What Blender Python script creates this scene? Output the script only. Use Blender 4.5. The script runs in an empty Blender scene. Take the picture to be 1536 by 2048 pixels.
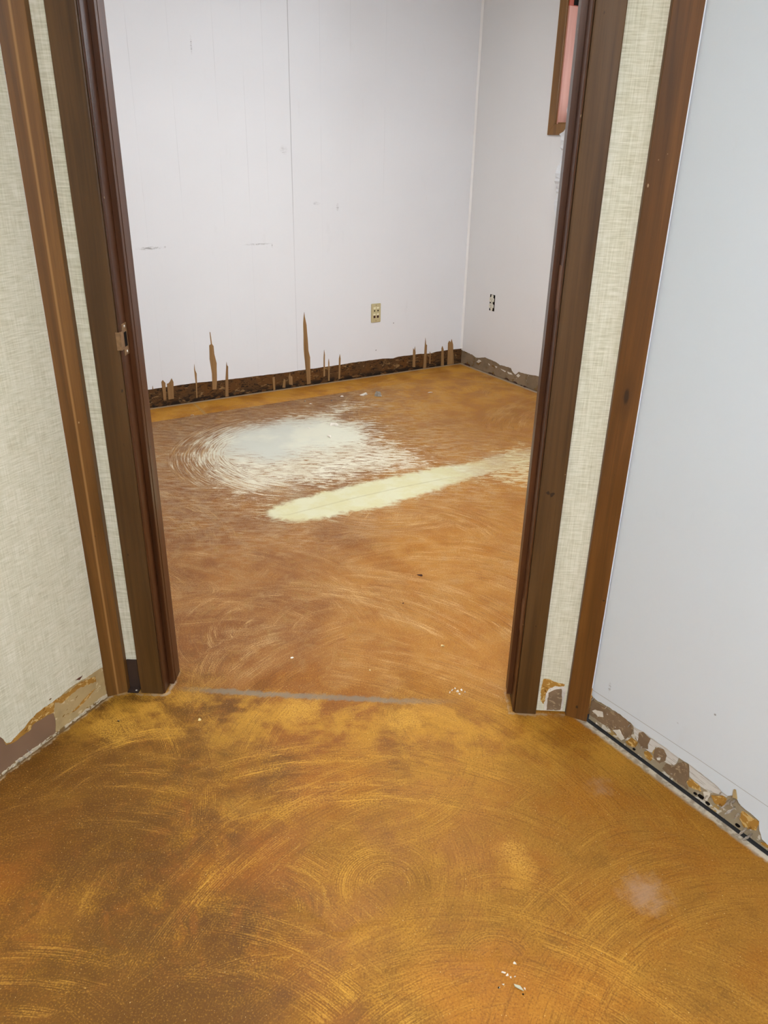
import bpy, bmesh, math, random
import numpy as np
from mathutils import Vector, Matrix

scene = bpy.context.scene
COL = scene.collection
R = math.radians

# ------------------------------------------------------------------ camera
CAM_H = 1.38
F_PX = 1560.0
cam_data = bpy.data.cameras.new('camera')
cam = bpy.data.objects.new('camera', cam_data)
COL.objects.link(cam)
cam_data.sensor_fit = 'VERTICAL'
cam_data.sensor_height = 24.0
cam_data.lens = 24.0 * F_PX / 2048.0
cam_data.clip_start = 0.02
cam_data.clip_end = 100
# axes in a world where x = right along the view, y = forward, z = up
ax_right = Vector((0.999768068, 0.00921154, 0.01946685))
ax_down = Vector((0.0215362660, -0.42762313, -0.90370053))
ax_fwd = Vector((0.0, 0.90391017, -0.42772234))
m = Matrix.Identity(4)
for i in range(3):
    m[i][0] = ax_right[i]
    m[i][1] = -ax_down[i]
    m[i][2] = -ax_fwd[i]
m[2][3] = CAM_H
cam.matrix_world = m
scene.camera = cam

# ------------------------------------------------------------------ world and exposure
world = bpy.data.worlds.new('daylight')
scene.world = world
world.use_nodes = True
wn = world.node_tree.nodes
bg = wn['Background']
bg.inputs['Color'].default_value = (0.80, 0.90, 1.0, 1)
bg.inputs['Strength'].default_value = 9.0
scene.view_settings.view_transform = 'Standard'
scene.view_settings.look = 'None'
scene.view_settings.exposure = 0.0
scene.view_settings.gamma = 1.0
scene.view_settings.use_curve_mapping = False
scene.cycles.max_bounces = 8
scene.cycles.diffuse_bounces = 4
scene.cycles.glossy_bounces = 2
scene.cycles.adaptive_threshold = 0.02
ROOM_LAMP = 10.6
HALL_LAMP = 21.0

# ------------------------------------------------------------------ frames of the place (metres)
O = Vector((-0.5907, 1.7175))                     # hall side of the doorway, left jamb
A_D = math.atan2(-0.03988398, 0.99920432)         # doorway wall
CORNER = Vector((0.5115, 5.3701))                 # far corner of the room
A_B = math.atan2(0.53158664, 0.84700392)          # back wall of the room
A_R = math.atan2(-0.84495071, 0.53484419)         # right wall of the room
HR0 = Vector((0.5543, 1.6475)); A_HR = math.atan2(-0.821, 0.571)
HL0 = Vector((-0.7435, 1.7016)); A_HL = math.atan2(0.3035, 0.1555)
CEIL = 2.44
OPEN_W = 0.950


def rot2(a):
    return Vector((math.cos(a), math.sin(a))), Vector((-math.sin(a), math.cos(a)))


# ------------------------------------------------------------------ helpers
def tag(o, label=None, cat=None, group=None, kind=None):
    if label: o['label'] = label
    if cat: o['category'] = cat
    if group: o['group'] = group
    if kind: o['kind'] = kind
    return o


def place(o, org, ang=0.0, z=0.0):
    o.location = (org[0], org[1], z)
    o.rotation_euler = (0, 0, ang)
    return o


def link(name, bm, mats, parent=None, smooth=False):
    me = bpy.data.meshes.new(name)
    bmesh.ops.recalc_face_normals(bm, faces=bm.faces)
    bm.to_mesh(me); bm.free()
    for mt in (mats if isinstance(mats, (list, tuple)) else [mats]):
        me.materials.append(mt)
    if smooth:
        for p in me.polygons: p.use_smooth = True
    o = bpy.data.objects.new(name, me)
    COL.objects.link(o)
    if parent: o.parent = parent
    return o


def empty(name, org, ang=0.0, z=0.0):
    o = bpy.data.objects.new(name, None)
    COL.objects.link(o)
    return place(o, org, ang, z)


def box(bm, x0, x1, y0, y1, z0, z1, mi=0, bevel=0.0):
    b2 = bmesh.new()
    vs = [b2.verts.new((x, y, z)) for z in (z0, z1) for y in (y0, y1) for x in (x0, x1)]
    for f in ((0, 2, 3, 1), (4, 5, 7, 6), (0, 1, 5, 4), (2, 6, 7, 3), (0, 4, 6, 2), (1, 3, 7, 5)):
        b2.faces.new([vs[i] for i in f])
    if bevel:
        bmesh.ops.bevel(b2, geom=list(b2.edges), offset=bevel, segments=2, affect='EDGES')
    merge(bm, b2, mi)


def merge(bm, b2, mi=0):
    mp = {}
    for v in b2.verts: mp[v] = bm.verts.new(v.co)
    for f in b2.faces:
        try:
            nf = bm.faces.new([mp[v] for v in f.verts]); nf.material_index = mi
        except ValueError:
            pass
    b2.free()


def plan_prism(bm, pts, z0, z1, mi=0):
    """vertical prism over a plan outline"""
    lo = [bm.verts.new((x, y, z0)) for x, y in pts]
    hi = [bm.verts.new((x, y, z1)) for x, y in pts]
    n = len(pts)
    fs = [bm.faces.new(lo[::-1]), bm.faces.new(hi)]
    for i in range(n):
        fs.append(bm.faces.new((lo[i], lo[(i + 1) % n], hi[(i + 1) % n], hi[i])))
    for f in fs: f.material_index = mi


def wall_prism(bm, pts, y0, y1, mi=0):
    """slab of outline (s, z) lying in a wall between depths y0 (front) and y1"""
    a = [bm.verts.new((x, y0, z)) for x, z in pts]
    b = [bm.verts.new((x, y1, z)) for x, z in pts]
    n = len(pts)
    fs = [bm.faces.new(a), bm.faces.new(b[::-1])]
    for i in range(n):
        fs.append(bm.faces.new((a[i], b[i], b[(i + 1) % n], a[(i + 1) % n])))
    for f in fs: f.material_index = mi


def ragged(pts, step, amp, rng, closed=False):
    """a torn edge: an outline with small irregular teeth"""
    out = []
    n = len(pts)
    for i in range(n if closed else n - 1):
        a, b = pts[i], pts[(i + 1) % n]
        d = math.hypot(b[0] - a[0], b[1] - a[1])
        k = max(1, int(d / step))
        for j in range(k):
            t = j / k
            x = a[0] + (b[0] - a[0]) * t; z = a[1] + (b[1] - a[1]) * t
            if j:
                x += rng.uniform(-amp, amp) * 0.6; z += rng.uniform(-amp, amp)
            out.append((x, z))
    if not closed: out.append(pts[-1])
    return out


# ------------------------------------------------------------------ materials
class NT:
    """small node builder"""
    def __init__(self, name):
        self.mat = bpy.data.materials.new(name)
        self.mat.use_nodes = True
        self.t = self.mat.node_tree
        self.b = self.t.nodes['Principled BSDF']
        self.tc = self.t.nodes.new('ShaderNodeTexCoord')
        self.obj = self.tc.outputs['Object']
        self.dim = '3D'

    def n(self, kind, **kw):
        nd = self.t.nodes.new(kind)
        for k, v in kw.items(): setattr(nd, k, v)
        return nd

    def put(self, sock, v):
        if hasattr(v, 'is_linked') or isinstance(v, bpy.types.NodeSocket): self.t.links.new(v, sock)
        elif v is not None: sock.default_value = v

    def math(self, op, a, b=None, c=None, clamp=False):
        nd = self.n('ShaderNodeMath', operation=op, use_clamp=clamp)
        for i, v in enumerate((a, b, c)):
            if v is not None: self.put(nd.inputs[i], v)
        return nd.outputs[0]

    def mul(self, a, b): return self.math('MULTIPLY', a, b)
    def add(self, a, b): return self.math('ADD', a, b)

    def step(self, v, lo, hi, to0=0.0, to1=1.0):
        nd = self.n('ShaderNodeMapRange', interpolation_type='SMOOTHSTEP')
        self.put(nd.inputs['Value'], v)
        self.put(nd.inputs['From Min'], lo); self.put(nd.inputs['From Max'], hi)
        self.put(nd.inputs['To Min'], to0); self.put(nd.inputs['To Max'], to1)
        return nd.outputs[0]

    def scaled(self, vec, s):
        nd = self.n('ShaderNodeMapping')
        self.put(nd.inputs['Vector'], vec)
        nd.inputs['Scale'].default_value = s
        return nd.outputs[0]

    def noise(self, vec, scale, detail=4, rough=0.55, dist=0.0):
        nd = self.n('ShaderNodeTexNoise', noise_dimensions=self.dim)
        self.put(nd.inputs['Vector'], vec)
        nd.inputs['Scale'].default_value = scale
        nd.inputs['Detail'].default_value = detail
        nd.inputs['Roughness'].default_value = rough
        nd.inputs['Distortion'].default_value = dist
        return nd.outputs[0]

    def mix(self, f, a, b, blend='MIX'):
        nd = self.n('ShaderNodeMix', data_type='RGBA', blend_type=blend)
        self.put(nd.inputs[0], f)
        self.put(nd.inputs[6], a); self.put(nd.inputs[7], b)
        return nd.outputs[2]

    def ramp(self, f, stops):
        nd = self.n('ShaderNodeValToRGB')
        self.put(nd.inputs[0], f)
        el = nd.color_ramp.elements
        while len(el) < len(stops): el.new(0.5)
        for e, (p, c) in zip(el, stops): e.position = p; e.color = c
        return nd.outputs[0]

    def xyz(self, vec=None):
        nd = self.n('ShaderNodeSeparateXYZ')
        self.put(nd.inputs[0], vec or self.obj)
        return nd.outputs

    def bump(self, h, strength=0.3, dist=0.002):
        nd = self.n('ShaderNodeBump')
        self.put(nd.inputs['Height'], h)
        nd.inputs['Strength'].default_value = strength
        nd.inputs['Distance'].default_value = dist
        self.t.links.new(nd.outputs[0], self.b.inputs['Normal'])

    def done(self, col, rough=0.6, spec=0.5, metal=0.0):
        self.put(self.b.inputs['Base Color'], col)
        self.put(self.b.inputs['Roughness'], rough)
        self.put(self.b.inputs['Specular IOR Level'], spec)
        self.put(self.b.inputs['Metallic'], metal)
        return self.mat


def srgb(r, g, b):
    f = lambda c: (c / 255 / 12.92) if c <= 10 else (((c / 255) + 0.055) / 1.055) ** 2.4
    return (f(r), f(g), f(b), 1.0)


def plain(name, col, rough=0.6, spec=0.5, metal=0.0, var=0.06, scale=40):
    t = NT(name)
    v = t.noise(t.obj, scale, 3)
    c2 = tuple(max(0, c * (1 - 2.5 * var)) for c in col[:3]) + (1,)
    return t.done(t.mix(t.step(v, 0.3, 0.7), col, c2), rough, spec, metal)


def wood(name, dark, mid, light, rough=0.38, spots=True, gscale=1.0, stripe=None, knot=None):
    t = NT(name)
    g = t.noise(t.scaled(t.obj, (60 * gscale, 60 * gscale, 1.6)), 1.0, 5, 0.6, 0.6)
    fine = t.noise(t.scaled(t.obj, (420, 420, 9)), 1.0, 3, 0.6)
    big = t.noise(t.scaled(t.obj, (9, 9, 1.1)), 1.0, 3, 0.5, 0.8)
    c = t.ramp(t.add(t.mul(g, 0.55), t.mul(big, 0.45)), [(0.32, dark), (0.5, mid), (0.68, light)])
    c = t.mix(t.step(fine, 0.52, 0.72, 0, 0.35), c, dark)
    if spots:
        sp = t.noise(t.scaled(t.obj, (70, 70, 40)), 1.0, 2, 0.5)
        c = t.mix(t.step(sp, 0.765, 0.80, 0, 0.7), c, srgb(190, 165, 130))
        dk = t.noise(t.scaled(t.obj, (55, 55, 38)), 1.0, 1, 0.4)
        c = t.mix(t.step(dk, 0.22, 0.19, 0, 0.8), c, srgb(25, 14, 8))
    x, y, z = t.xyz()
    if stripe:   # a pale grain line up the board
        d = t.math('ABSOLUTE', t.math('SUBTRACT', t.add(x, t.mul(t.math('SUBTRACT', big, .5), .006)), stripe))
        c = t.mix(t.mul(t.step(d, .0035, .0005), .55), c, srgb(176, 132, 78))
    if knot:
        kx, kz = knot
        dx = t.math('DIVIDE', t.math('SUBTRACT', x, kx), .009); dz = t.math('DIVIDE', t.math('SUBTRACT', z, kz), .030)
        r = t.add(t.math('SQRT', t.add(t.mul(dx, dx), t.mul(dz, dz))), t.mul(t.math('SUBTRACT', g, .5), 1.2))
        c = t.mix(t.step(r, 2.6, .6, 0, .45), c, dark)
        c = t.mix(t.step(r, .75, .3, 0, .8), c, srgb(40, 24, 10))
    t.bump(t.add(g, t.mul(fine, 0.4)), 0.12, 0.001)
    return t.done(c, t.step(big, 0.3, 0.7, rough - 0.05, rough + 0.12), 0.45)


M_CASE = wood('dark_stained_wood', srgb(58, 37, 14), srgb(80, 54, 24), srgb(96, 68, 34), 0.45)
M_STOP = wood('dark_red_wood', srgb(48, 26, 12), srgb(74, 42, 20), srgb(92, 54, 28), 0.32)
M_TRIM1 = wood('walnut_trim_wood_pale_grain', srgb(76, 48, 14), srgb(104, 68, 24), srgb(128, 88, 38), 0.5, True, 0.8, stripe=-.127)
M_TRIM2 = wood('walnut_trim_wood_knot', srgb(72, 44, 12), srgb(100, 62, 20), srgb(122, 80, 32), 0.5, True, 0.8, knot=(1.116, .89))
M_WINWOOD = wood('window_trim_wood', srgb(104, 70, 32), srgb(130, 92, 46), srgb(148, 108, 60), 0.5, False)
M_PINK = wood('bare_pinkish_wood', srgb(188, 132, 118), srgb(208, 154, 138), srgb(220, 168, 150), 0.7, False, 0.5)
M_REDW = wood('red_stained_wood', srgb(150, 60, 40), srgb(180, 80, 55), srgb(195, 95, 70), 0.6, False)

# painted panelling of the room (grooves run up the sheet; marks are scuffs on the paint)
def paint_panel(name, col, grooves, scuffs=()):
    t = NT(name)
    x, y, z = t.xyz()
    wob = t.noise(t.scaled(t.obj, (1, 1, 0.7)), 1.2, 2)
    xx = t.add(x, t.mul(t.math('SUBTRACT', wob, 0.5), 0.004))
    lines = None
    patch = t.noise(t.scaled(t.obj, (3, 1, 1.2)), 1.6, 3)
    for gx, w, s in grooves:
        d = t.math('ABSOLUTE', t.math('SUBTRACT', xx, gx))
        l = t.mul(t.step(d, w, w * 0.35), s)
        if s < 0.6: l = t.mul(l, t.step(patch, 0.40, 0.62))
        l = t.mul(l, t.step(z, .7, 1.35, .35, 1.0))
        lines = l if lines is None else t.math('MAXIMUM', lines, l)
    tone = t.noise(t.obj, 0.9, 3)
    c = t.mix(t.step(tone, 0.35, 0.7), col, tuple(v * 0.965 for v in col[:3]) + (1,))
    dirt = t.noise(t.scaled(t.obj, (6, 6, 2)), 2.0, 5, 0.65)
    c = t.mix(t.step(dirt, 0.6, 0.8, 0, 0.10), c, srgb(170, 165, 160))
    for sx, sz, rx, rz, s in scuffs:
        dx = t.math('DIVIDE', t.math('SUBTRACT', x, sx), rx)
        dz = t.math('DIVIDE', t.math('SUBTRACT', z, sz), rz)
        r = t.math('SQRT', t.add(t.mul(dx, dx), t.mul(dz, dz)))
        sn = t.noise(t.scaled(t.obj, (40, 1, 160)), 1.0, 4, 0.7)
        c = t.mix(t.mul(t.mul(t.step(r, 1.0, 0.2), t.step(sn, 0.42, 0.6)), s), c, srgb(95, 92, 92))
    grain = t.noise(t.scaled(t.obj, (160, 160, 5)), 1.0, 3)
    if lines is not None:
        c = t.mix(t.mul(lines, 0.45), c, srgb(120, 120, 124))
        t.bump(t.math('SUBTRACT', t.mul(grain, 0.18), lines), 0.35, 0.0025)
    else:
        t.bump(grain, 0.05, 0.002)
    return t.done(c, 0.52, 0.4)


M_PAINT_B = paint_panel('painted_panel', (0.785, 0.805, 0.84, 1),
    [(-2.0892, .0024, .35), (-1.8908, .0024, .3), (-1.6642, .0024, .3), (-1.5125, .0024, .3), (-1.4001, .0024, .25),
     (-1.2532, .0032, 1.0), (-1.07, .0024, .2), (-0.885, .0024, .2), (-0.657, .0024, .2), (-2.35, .0024, .3), (-2.56, .0024, .8)],
    [(-2.085, .858, .085, .010, .75), (-1.475, .853, .10, .007, .55), (-1.778, 1.795, .006, .05, .6), (-1.3, 1.334, .03, .03, .25),
     (-0.968, 1.035, .012, .03, .35), (-1.107, 1.059, .03, .012, .25), (-0.6915, .1693, .006, .006, 1.5), (-0.5625, .3306, .005, .006, 1.0),
     (-2.003, .861, .008, .006, .9), (-1.39, .84, .004, .02, .6)])
M_PAINT_R = paint_panel('painted_board', (0.79, 0.795, 0.80, 1), [], [(0.9, 0.9, .05, .05, .15)])
M_PAINT_H = paint_panel('painted_hall_board', (0.665, 0.735, 0.81, 1), [], [(0.05, .14, .006, .02, .5), (0.33, .25, .004, .004, 1.0), (.25, .17, .004, .004, .8)])
M_CEIL = plain('white_ceiling', (0.82, 0.82, 0.80, 1), 0.9)


def fabric(name):
    t = NT(name)
    x, y, z = t.xyz()
    ribs = t.noise(t.scaled(t.obj, (26, 26, 340)), 1.0, 3, 0.6)
    slub = t.noise(t.scaled(t.obj, (14, 14, 420)), 1.0, 2, 0.5)
    warp = t.noise(t.scaled(t.obj, (420, 420, 16)), 1.0, 3, 0.6)
    cloud = t.noise(t.scaled(t.obj, (22, 22, 4)), 1.0, 3)
    v = t.add(t.mul(ribs, 0.5), t.add(t.mul(warp, 0.36), t.mul(cloud, 0.14)))
    c = t.ramp(v, [(0.32, srgb(180, 176, 150)), (0.47, srgb(206, 204, 182)), (0.62, srgb(226, 224, 208))])
    c = t.mix(t.step(slub, 0.62, 0.72, 0, 0.5), c, srgb(236, 233, 214))
    t.bump(v, 0.25, 0.001)
    return t.done(c, 0.85, 0.2)


M_FABRIC = fabric('woven_wallcovering')


def glue_board(name, base, dark, tan, ochre, k=1.0):
    t = NT(name)
    a = t.noise(t.scaled(t.obj, (14, 14, 30)), k, 6, 0.68, 0.8)
    b = t.noise(t.scaled(t.obj, (30, 30, 70)), k, 5, 0.7, 1.2)
    e = t.noise(t.scaled(t.obj, (8, 8, 8)), k, 3)
    v = t.noise(t.scaled(t.obj, (120, 120, 16)), 1.0, 3, 0.6)
    c = t.mix(t.step(e, 0.4, 0.62), base, ochre)
    c = t.mix(t.step(a, 0.57, 0.63), c, tan)
    c = t.mix(t.step(b, 0.54, 0.60), c, dark)
    c = t.mix(t.step(v, 0.55, 0.8, 0, .5), c, dark)
    x, y, z = t.xyz()
    low = t.math('MULTIPLY', t.step(z, 0.045, 0.012), t.step(t.noise(t.scaled(t.obj, (20, 20, 40)), 1.0, 4), 0.42, 0.52))
    c = t.mix(low, c, dark)
    t.bump(t.add(a, b), 0.6, 0.004)
    return t.done(c, 0.75, 0.25)


M_BACKSTRIP = glue_board('stripped_panel_backing', srgb(84, 58, 30), srgb(34, 22, 12), srgb(140, 110, 70), srgb(96, 62, 26))
M_SLIVER = wood('torn_raw_veneer', srgb(112, 80, 44), srgb(142, 108, 66), srgb(162, 128, 84), 0.8, False, 2.0)


def bandmat(name, base, spots, sc=1.0):
    t = NT(name)
    c = t.mix(t.step(t.noise(t.obj, 12 * sc, 4), 0.4, 0.65), base, tuple(v * 0.8 for v in base[:3]) + (1,))
    for col, s, lo in spots:
        c = t.mix(t.step(t.noise(t.scaled(t.obj, (s, s, s * 1.3)), 1.0, 4, 0.6, 0.5), lo, lo + 0.03), c, col)
    t.bump(t.noise(t.obj, 80, 4), 0.3, 0.002)
    return t.done(c, 0.85, 0.2)


M_RBAND = bandmat('room_bare_board', srgb(140, 122, 98), [(srgb(120, 92, 50), 24, .60), (srgb(225, 220, 210), 40, .68), (srgb(60, 42, 24), 55, .69)])
M_HBAND = bandmat('hall_bare_board', srgb(160, 146, 122), [(srgb(172, 142, 88), 22, .62), (srgb(204, 198, 186), 34, .58), (srgb(228, 224, 216), 70, .64), (srgb(74, 58, 44), 90, .70)])
M_BROWNPAPER = bandmat('brown_gypsum_paper', srgb(134, 112, 88), [(srgb(156, 136, 108), 60, .58), (srgb(222, 216, 208), 75, .66)])
M_BROWNWALL = plain('brown_painted_board', srgb(134, 106, 84), 0.7, 0.3, 0, 0.05, 6)
M_TANPAPER = bandmat('tan_backing_paper', srgb(182, 160, 116), [(srgb(140, 108, 56), 40, .64), (srgb(205, 188, 150), 30, .6)])
M_OCHRE = bandmat('ochre_glue', srgb(172, 128, 58), [(srgb(205, 172, 110), 60, .55), (srgb(130, 88, 30), 50, .62)])
M_WHITEPAPER = bandmat('white_torn_paper', srgb(222, 216, 206), [(srgb(196, 188, 176), 60, .58)])


def ribbed(name):
    t = NT(name)
    x, y, z = t.xyz()
    w = t.noise(t.scaled(t.obj, (20, 20, 300)), 1.0, 3, 0.5, 0.4)
    c = t.mix(t.step(w, 0.56, 0.62, 0, 0.6), srgb(208, 207, 204), srgb(140, 130, 118))
    t.bump(w, 0.5, 0.002)
    return t.done(c, 0.8, 0.2)


M_RIBBED = ribbed('ribbed_white_paper')
M_DARK = plain('black_hole', srgb(22, 18, 16), 0.9, 0.1)
M_IVORY = plain('ivory_plastic', srgb(196, 184, 142), 0.4, 0.5, 0, 0.02)
M_PALE = plain('pale_label_paper', srgb(238, 232, 200), 0.6)
M_SOCKET = plain('dark_red_socket', srgb(62, 22, 14), 0.5)
M_BRONZE = plain('bronze_metal', srgb(70, 56, 50), 0.42, 0.5, 0.3, 0.04)
M_STRIKE = plain('tarnished_brass', srgb(150, 118, 84), 0.4, 0.5, 0.35, 0.12, 90)
M_STEEL = plain('bright_steel', srgb(230, 228, 220), 0.3, 0.5, 0.5)
M_HINGE = plain('bare_hinge_recess', srgb(122, 84, 58), 0.5)
M_RECEP = plain('white_receptacle', srgb(226, 222, 206), 0.4)
M_CHALK = bandmat('plaster_white', srgb(226, 220, 208), [(srgb(200, 194, 182), 60, .6)])
M_STONE = bandmat('gray_mortar', srgb(150, 144, 134), [(srgb(190, 186, 178), 70, .58)])
M_GRAYGREEN = bandmat('gray_thinset', srgb(186, 184, 164), [(srgb(160, 156, 140), 90, .58)])
M_BARK = plain('dark_wood_chip', srgb(66, 34, 18), 0.8)
M_CREAMCHIP = plain('cream_chip', srgb(226, 206, 150), 0.7)


# ------------------------------------------------------------------ the floor
def poly_sd(px, py, poly):
    """signed distance to an outline (positive inside)"""
    d = np.full(px.shape, 1e9, np.float32); inside = np.zeros(px.shape, bool)
    n = len(poly)
    for i in range(n):
        ax, ay = poly[i]; bx, by = poly[(i + 1) % n]
        ex, ey = bx - ax, by - ay
        t = np.clip(((px - ax) * ex + (py - ay) * ey) / (ex * ex + ey * ey + 1e-12), 0, 1)
        d = np.minimum(d, np.hypot(px - ax - t * ex, py - ay - t * ey))
        if abs(by - ay) > 1e-12:
            c = ((ay > py) != (by > py)) & (px < (bx - ax) * (py - ay) / (by - ay) + ax)
            inside ^= c
    return np.where(inside, d, -d)


def line_d(px, py, pts):
    d = np.full(px.shape, 1e9, np.float32)
    for (ax, ay), (bx, by) in zip(pts[:-1], pts[1:]):
        ex, ey = bx - ax, by - ay
        t = np.clip(((px - ax) * ex + (py - ay) * ey) / (ex * ex + ey * ey + 1e-12), 0, 1)
        d = np.minimum(d, np.hypot(px - ax - t * ex, py - ay - t * ey))
    return d


def sm(v, a, b):
    t = np.clip((v - a) / (b - a), 0, 1)
    return t * t * (3 - 2 * t)


DUST = [(-1.017, 3.475), (-0.983, 3.795), (-0.868, 4.002), (-0.663, 4.074), (-0.433, 4.25), (-0.216, 4.456), (-0.081, 4.388), (-0.2, 4.132), (-0.032, 4.057), (0.074, 3.786), (0.221, 3.616), (0.311, 3.487), (0.185, 3.325), (-0.022, 3.283), (-0.153, 3.162), (-0.345, 3.097), (-0.443, 3.013), (-0.607, 2.979), (-0.732, 3.077), (-0.849, 3.208)]
CORE = [(-0.841, 3.729), (-0.793, 3.885), (-0.574, 4.021), (-0.336, 4.096), (-0.14, 4.008), (-0.08, 3.777), (-0.227, 3.659), (-0.418, 3.577), (-0.545, 3.438), (-0.727, 3.525)]
CREAM = [(-0.498, 2.886), (-0.457, 2.962), (-0.28, 3.101), (-0.111, 3.22), (0.07, 3.318), (0.236, 3.419), (0.408, 3.493), (0.541, 3.601), (0.726, 3.70), (0.82, 3.70), (0.74, 3.52), (0.55, 3.40), (0.414, 3.308), (0.2, 3.126), (0.067, 3.014), (-0.017, 2.945), (-0.14, 2.904), (-0.257, 2.828), (-0.335, 2.801), (-0.448, 2.819)]
CREAM_CRACK = [(-0.393, 2.868), (-0.147, 3.039), (0.069, 3.174), (0.299, 3.301)]
DUST_R = [(0.545, 3.635), (0.747, 3.80), (0.95, 3.75), (0.80, 3.3), (0.643, 3.2), (0.515, 3.198), (0.366, 3.275)]
STRIP_SEAM = [(-1.109, 4.324), (-0.998, 4.13)]
GRAY = [(-0.584, 1.744), (-0.429, 1.734), (-0.276, 1.724), (-0.082, 1.717), (0.055, 1.709), (0.21, 1.712)]


def build_floor():
    st = 0.0145
    xs = np.arange(-2.9, 3.4, st); ys = np.arange(-2.45, 6.9, st)
    nx, ny = len(xs), len(ys)
    X, Y = np.meshgrid(xs, ys)
    X = X.astype(np.float32); Y = Y.astype(np.float32)
    nv = nx * ny
    co = np.stack([X.ravel(), Y.ravel(), np.zeros(nv, np.float32)], 1)
    idx = np.arange(nv).reshape(ny, nx)
    q = np.stack([idx[:-1, :-1], idx[:-1, 1:], idx[1:, 1:], idx[1:, :-1]], -1).reshape(-1, 4)
    me = bpy.data.meshes.new('floor')
    me.vertices.add(nv); me.vertices.foreach_set('co', co.ravel())
    me.loops.add(q.size); me.loops.foreach_set('vertex_index', q.ravel().astype(np.int32))
    me.polygons.add(len(q))
    me.polygons.foreach_set('loop_start', np.arange(0, q.size, 4, dtype=np.int32))
    me.polygons.foreach_set('loop_total', np.full(len(q), 4, np.int32))
    me.update(calc_edges=True)

    def attr(name, r, g, b, a):
        at = me.attributes.new(name, 'FLOAT_COLOR', 'POINT')
        at.data.foreach_set('color', np.stack([r.ravel(), g.ravel(), b.ravel(), a.ravel()], 1).astype(np.float32).ravel())

    # stains and spills: signed distances (metres)
    clip = lambda v: np.clip(v, -0.6, 0.6)
    dust = poly_sd(X, Y, DUST); core = poly_sd(X, Y, CORE)
    cream = poly_sd(X, Y, CREAM); dustr = poly_sd(X, Y, DUST_R)
    attr('spill', clip(dust), clip(core), clip(cream), clip(dustr))
    # distance from the back wall, doorway line, concrete showing along the walls, crack in the cream patch
    nb = np.array([-math.sin(A_B), math.cos(A_B)])
    back = -((X - CORNER.x) * nb[0] + (Y - CORNER.y) * nb[1])
    u, n = rot2(A_D)
    dd = (X - O.x) * n.x + (Y - O.y) * n.y
    gray = Y - np.interp(X, [p[0] for p in GRAY], [p[1] for p in GRAY])
    crack = (Y - np.interp(X, [p[0] for p in CREAM_CRACK], [p[1] for p in CREAM_CRACK])) * .85
    attr('zones', np.clip(back, -1, 1), np.clip(dd, -1, 1), np.clip(gray, -1, 1), np.clip(crack, -1, 1))
    P = lambda s, d: tuple(O + u * s + n * d)
    e_j = np.minimum(line_d(X, Y, [P(-.152, -.024), P(-.10, .0), P(-.066, -.004), P(.0, -.004), P(.006, .0), P(.012, .10)]),
                     line_d(X, Y, [P(.942, .08), P(.945, -.008), P(1.011, -.014), P(1.09, -.012)]))
    g = lambda cx, cy, rx, ry, k=1.0: k * np.exp(-((X - cx) / rx) ** 2 - ((Y - cy) / ry) ** 2)
    orange = g(.20, .90, .16, .10) + g(.42, .92, .10, .08, .5)
    golden = g(.18, 1.42, .16, .12) + g(-.30, 1.33, .14, .06, .7) + g(.30, 1.16, .05, .07) + g(-.72, 1.33, .10, .06, .8) + g(.48, .95, .08, .07, .8) + g(0, 1.60, .5, .05, .6) + g(.05, 1.0, .25, .06, .5)
    attr('edges', np.clip(orange, 0, 1), np.clip(golden, 0, 1), np.minimum(e_j, 1), np.zeros_like(X))
    seam = line_d(X, Y, STRIP_SEAM)
    old = poly_sd(X, Y, [(-0.758, 1.605), (-0.702, 1.637), (-0.641, 1.609), (-0.599, 1.553), (-0.65, 1.515), (-0.719, 1.531)])
    gp = np.maximum(-np.hypot(X - .55, (Y - 1.115)) + .055, -np.hypot(X - .53, Y - 1.41) + .03)
    gold = np.maximum.reduce([.05 - np.hypot((X + .2) / 1.2, Y - 1.655), .045 - np.hypot((X - .07) / 1.3, Y - 1.64), .035 - np.hypot(X - .30, (Y - 1.19) * .6), old])
    attr('marks', np.minimum(seam, 1), clip(gold), clip(gp), np.clip(g(.60, 1.34, .20, .30, 1.5) + g(-.80, 1.38, .20, .22, 1.1) + g(.86, 1.0, .2, .2) + g(-.35, .86, .28, .08, .7) + g(-.55, 1.2, .12, .10, .5) + g(.62, .98, .10, .14, .8) + g(.05, 1.13, .08, .05, .7) + g(-.1, 1.2, .10, .05, .5), 0, 1))  # alpha: dark patches, mostly beside the hall walls, part stain, part painted shade

    # trowel sweeps: distance from the sweep's centre, length along it, strength
    rng = np.random.default_rng(11)
    def layer(name, sw, soft):
        bp = np.zeros_like(X); bq = np.zeros_like(X); bw = np.zeros_like(X)
        for cx, cy, r0, dr, a0, da, s in sw:
            r = np.hypot(X - cx, Y - cy); a = np.arctan2(Y - cy, X - cx)
            da_ = np.abs((a - a0 + np.pi) % (2 * np.pi) - np.pi)
            w = s * (1 - sm(np.abs(r - r0), dr * (1 - soft), dr)) * (1 - sm(da_, da * (1 - soft), da))
            k = w > bw
            bp[k] = (r + 0.37 * r0)[k]; bw[k] = w[k]
            bq[k] = (((a - a0 + np.pi) % (2 * np.pi) - np.pi) * r0 + cx * 3.1)[k]
        attr(name, bp, bq, bw, np.ones_like(X))
    # broad sweeps cover everything
    sw = []
    for i in range(150):
        cx = rng.uniform(-1.6, 1.9); cy = rng.uniform(0.2, 5.2)
        sw.append((cx, cy, rng.uniform(.40, 1.0), rng.uniform(.12, .25), rng.normal(1.55, .5), rng.uniform(.7, 1.3), rng.uniform(.5, 1)))
    layer('sweep_a', sw, .6)
    sw = []
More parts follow.
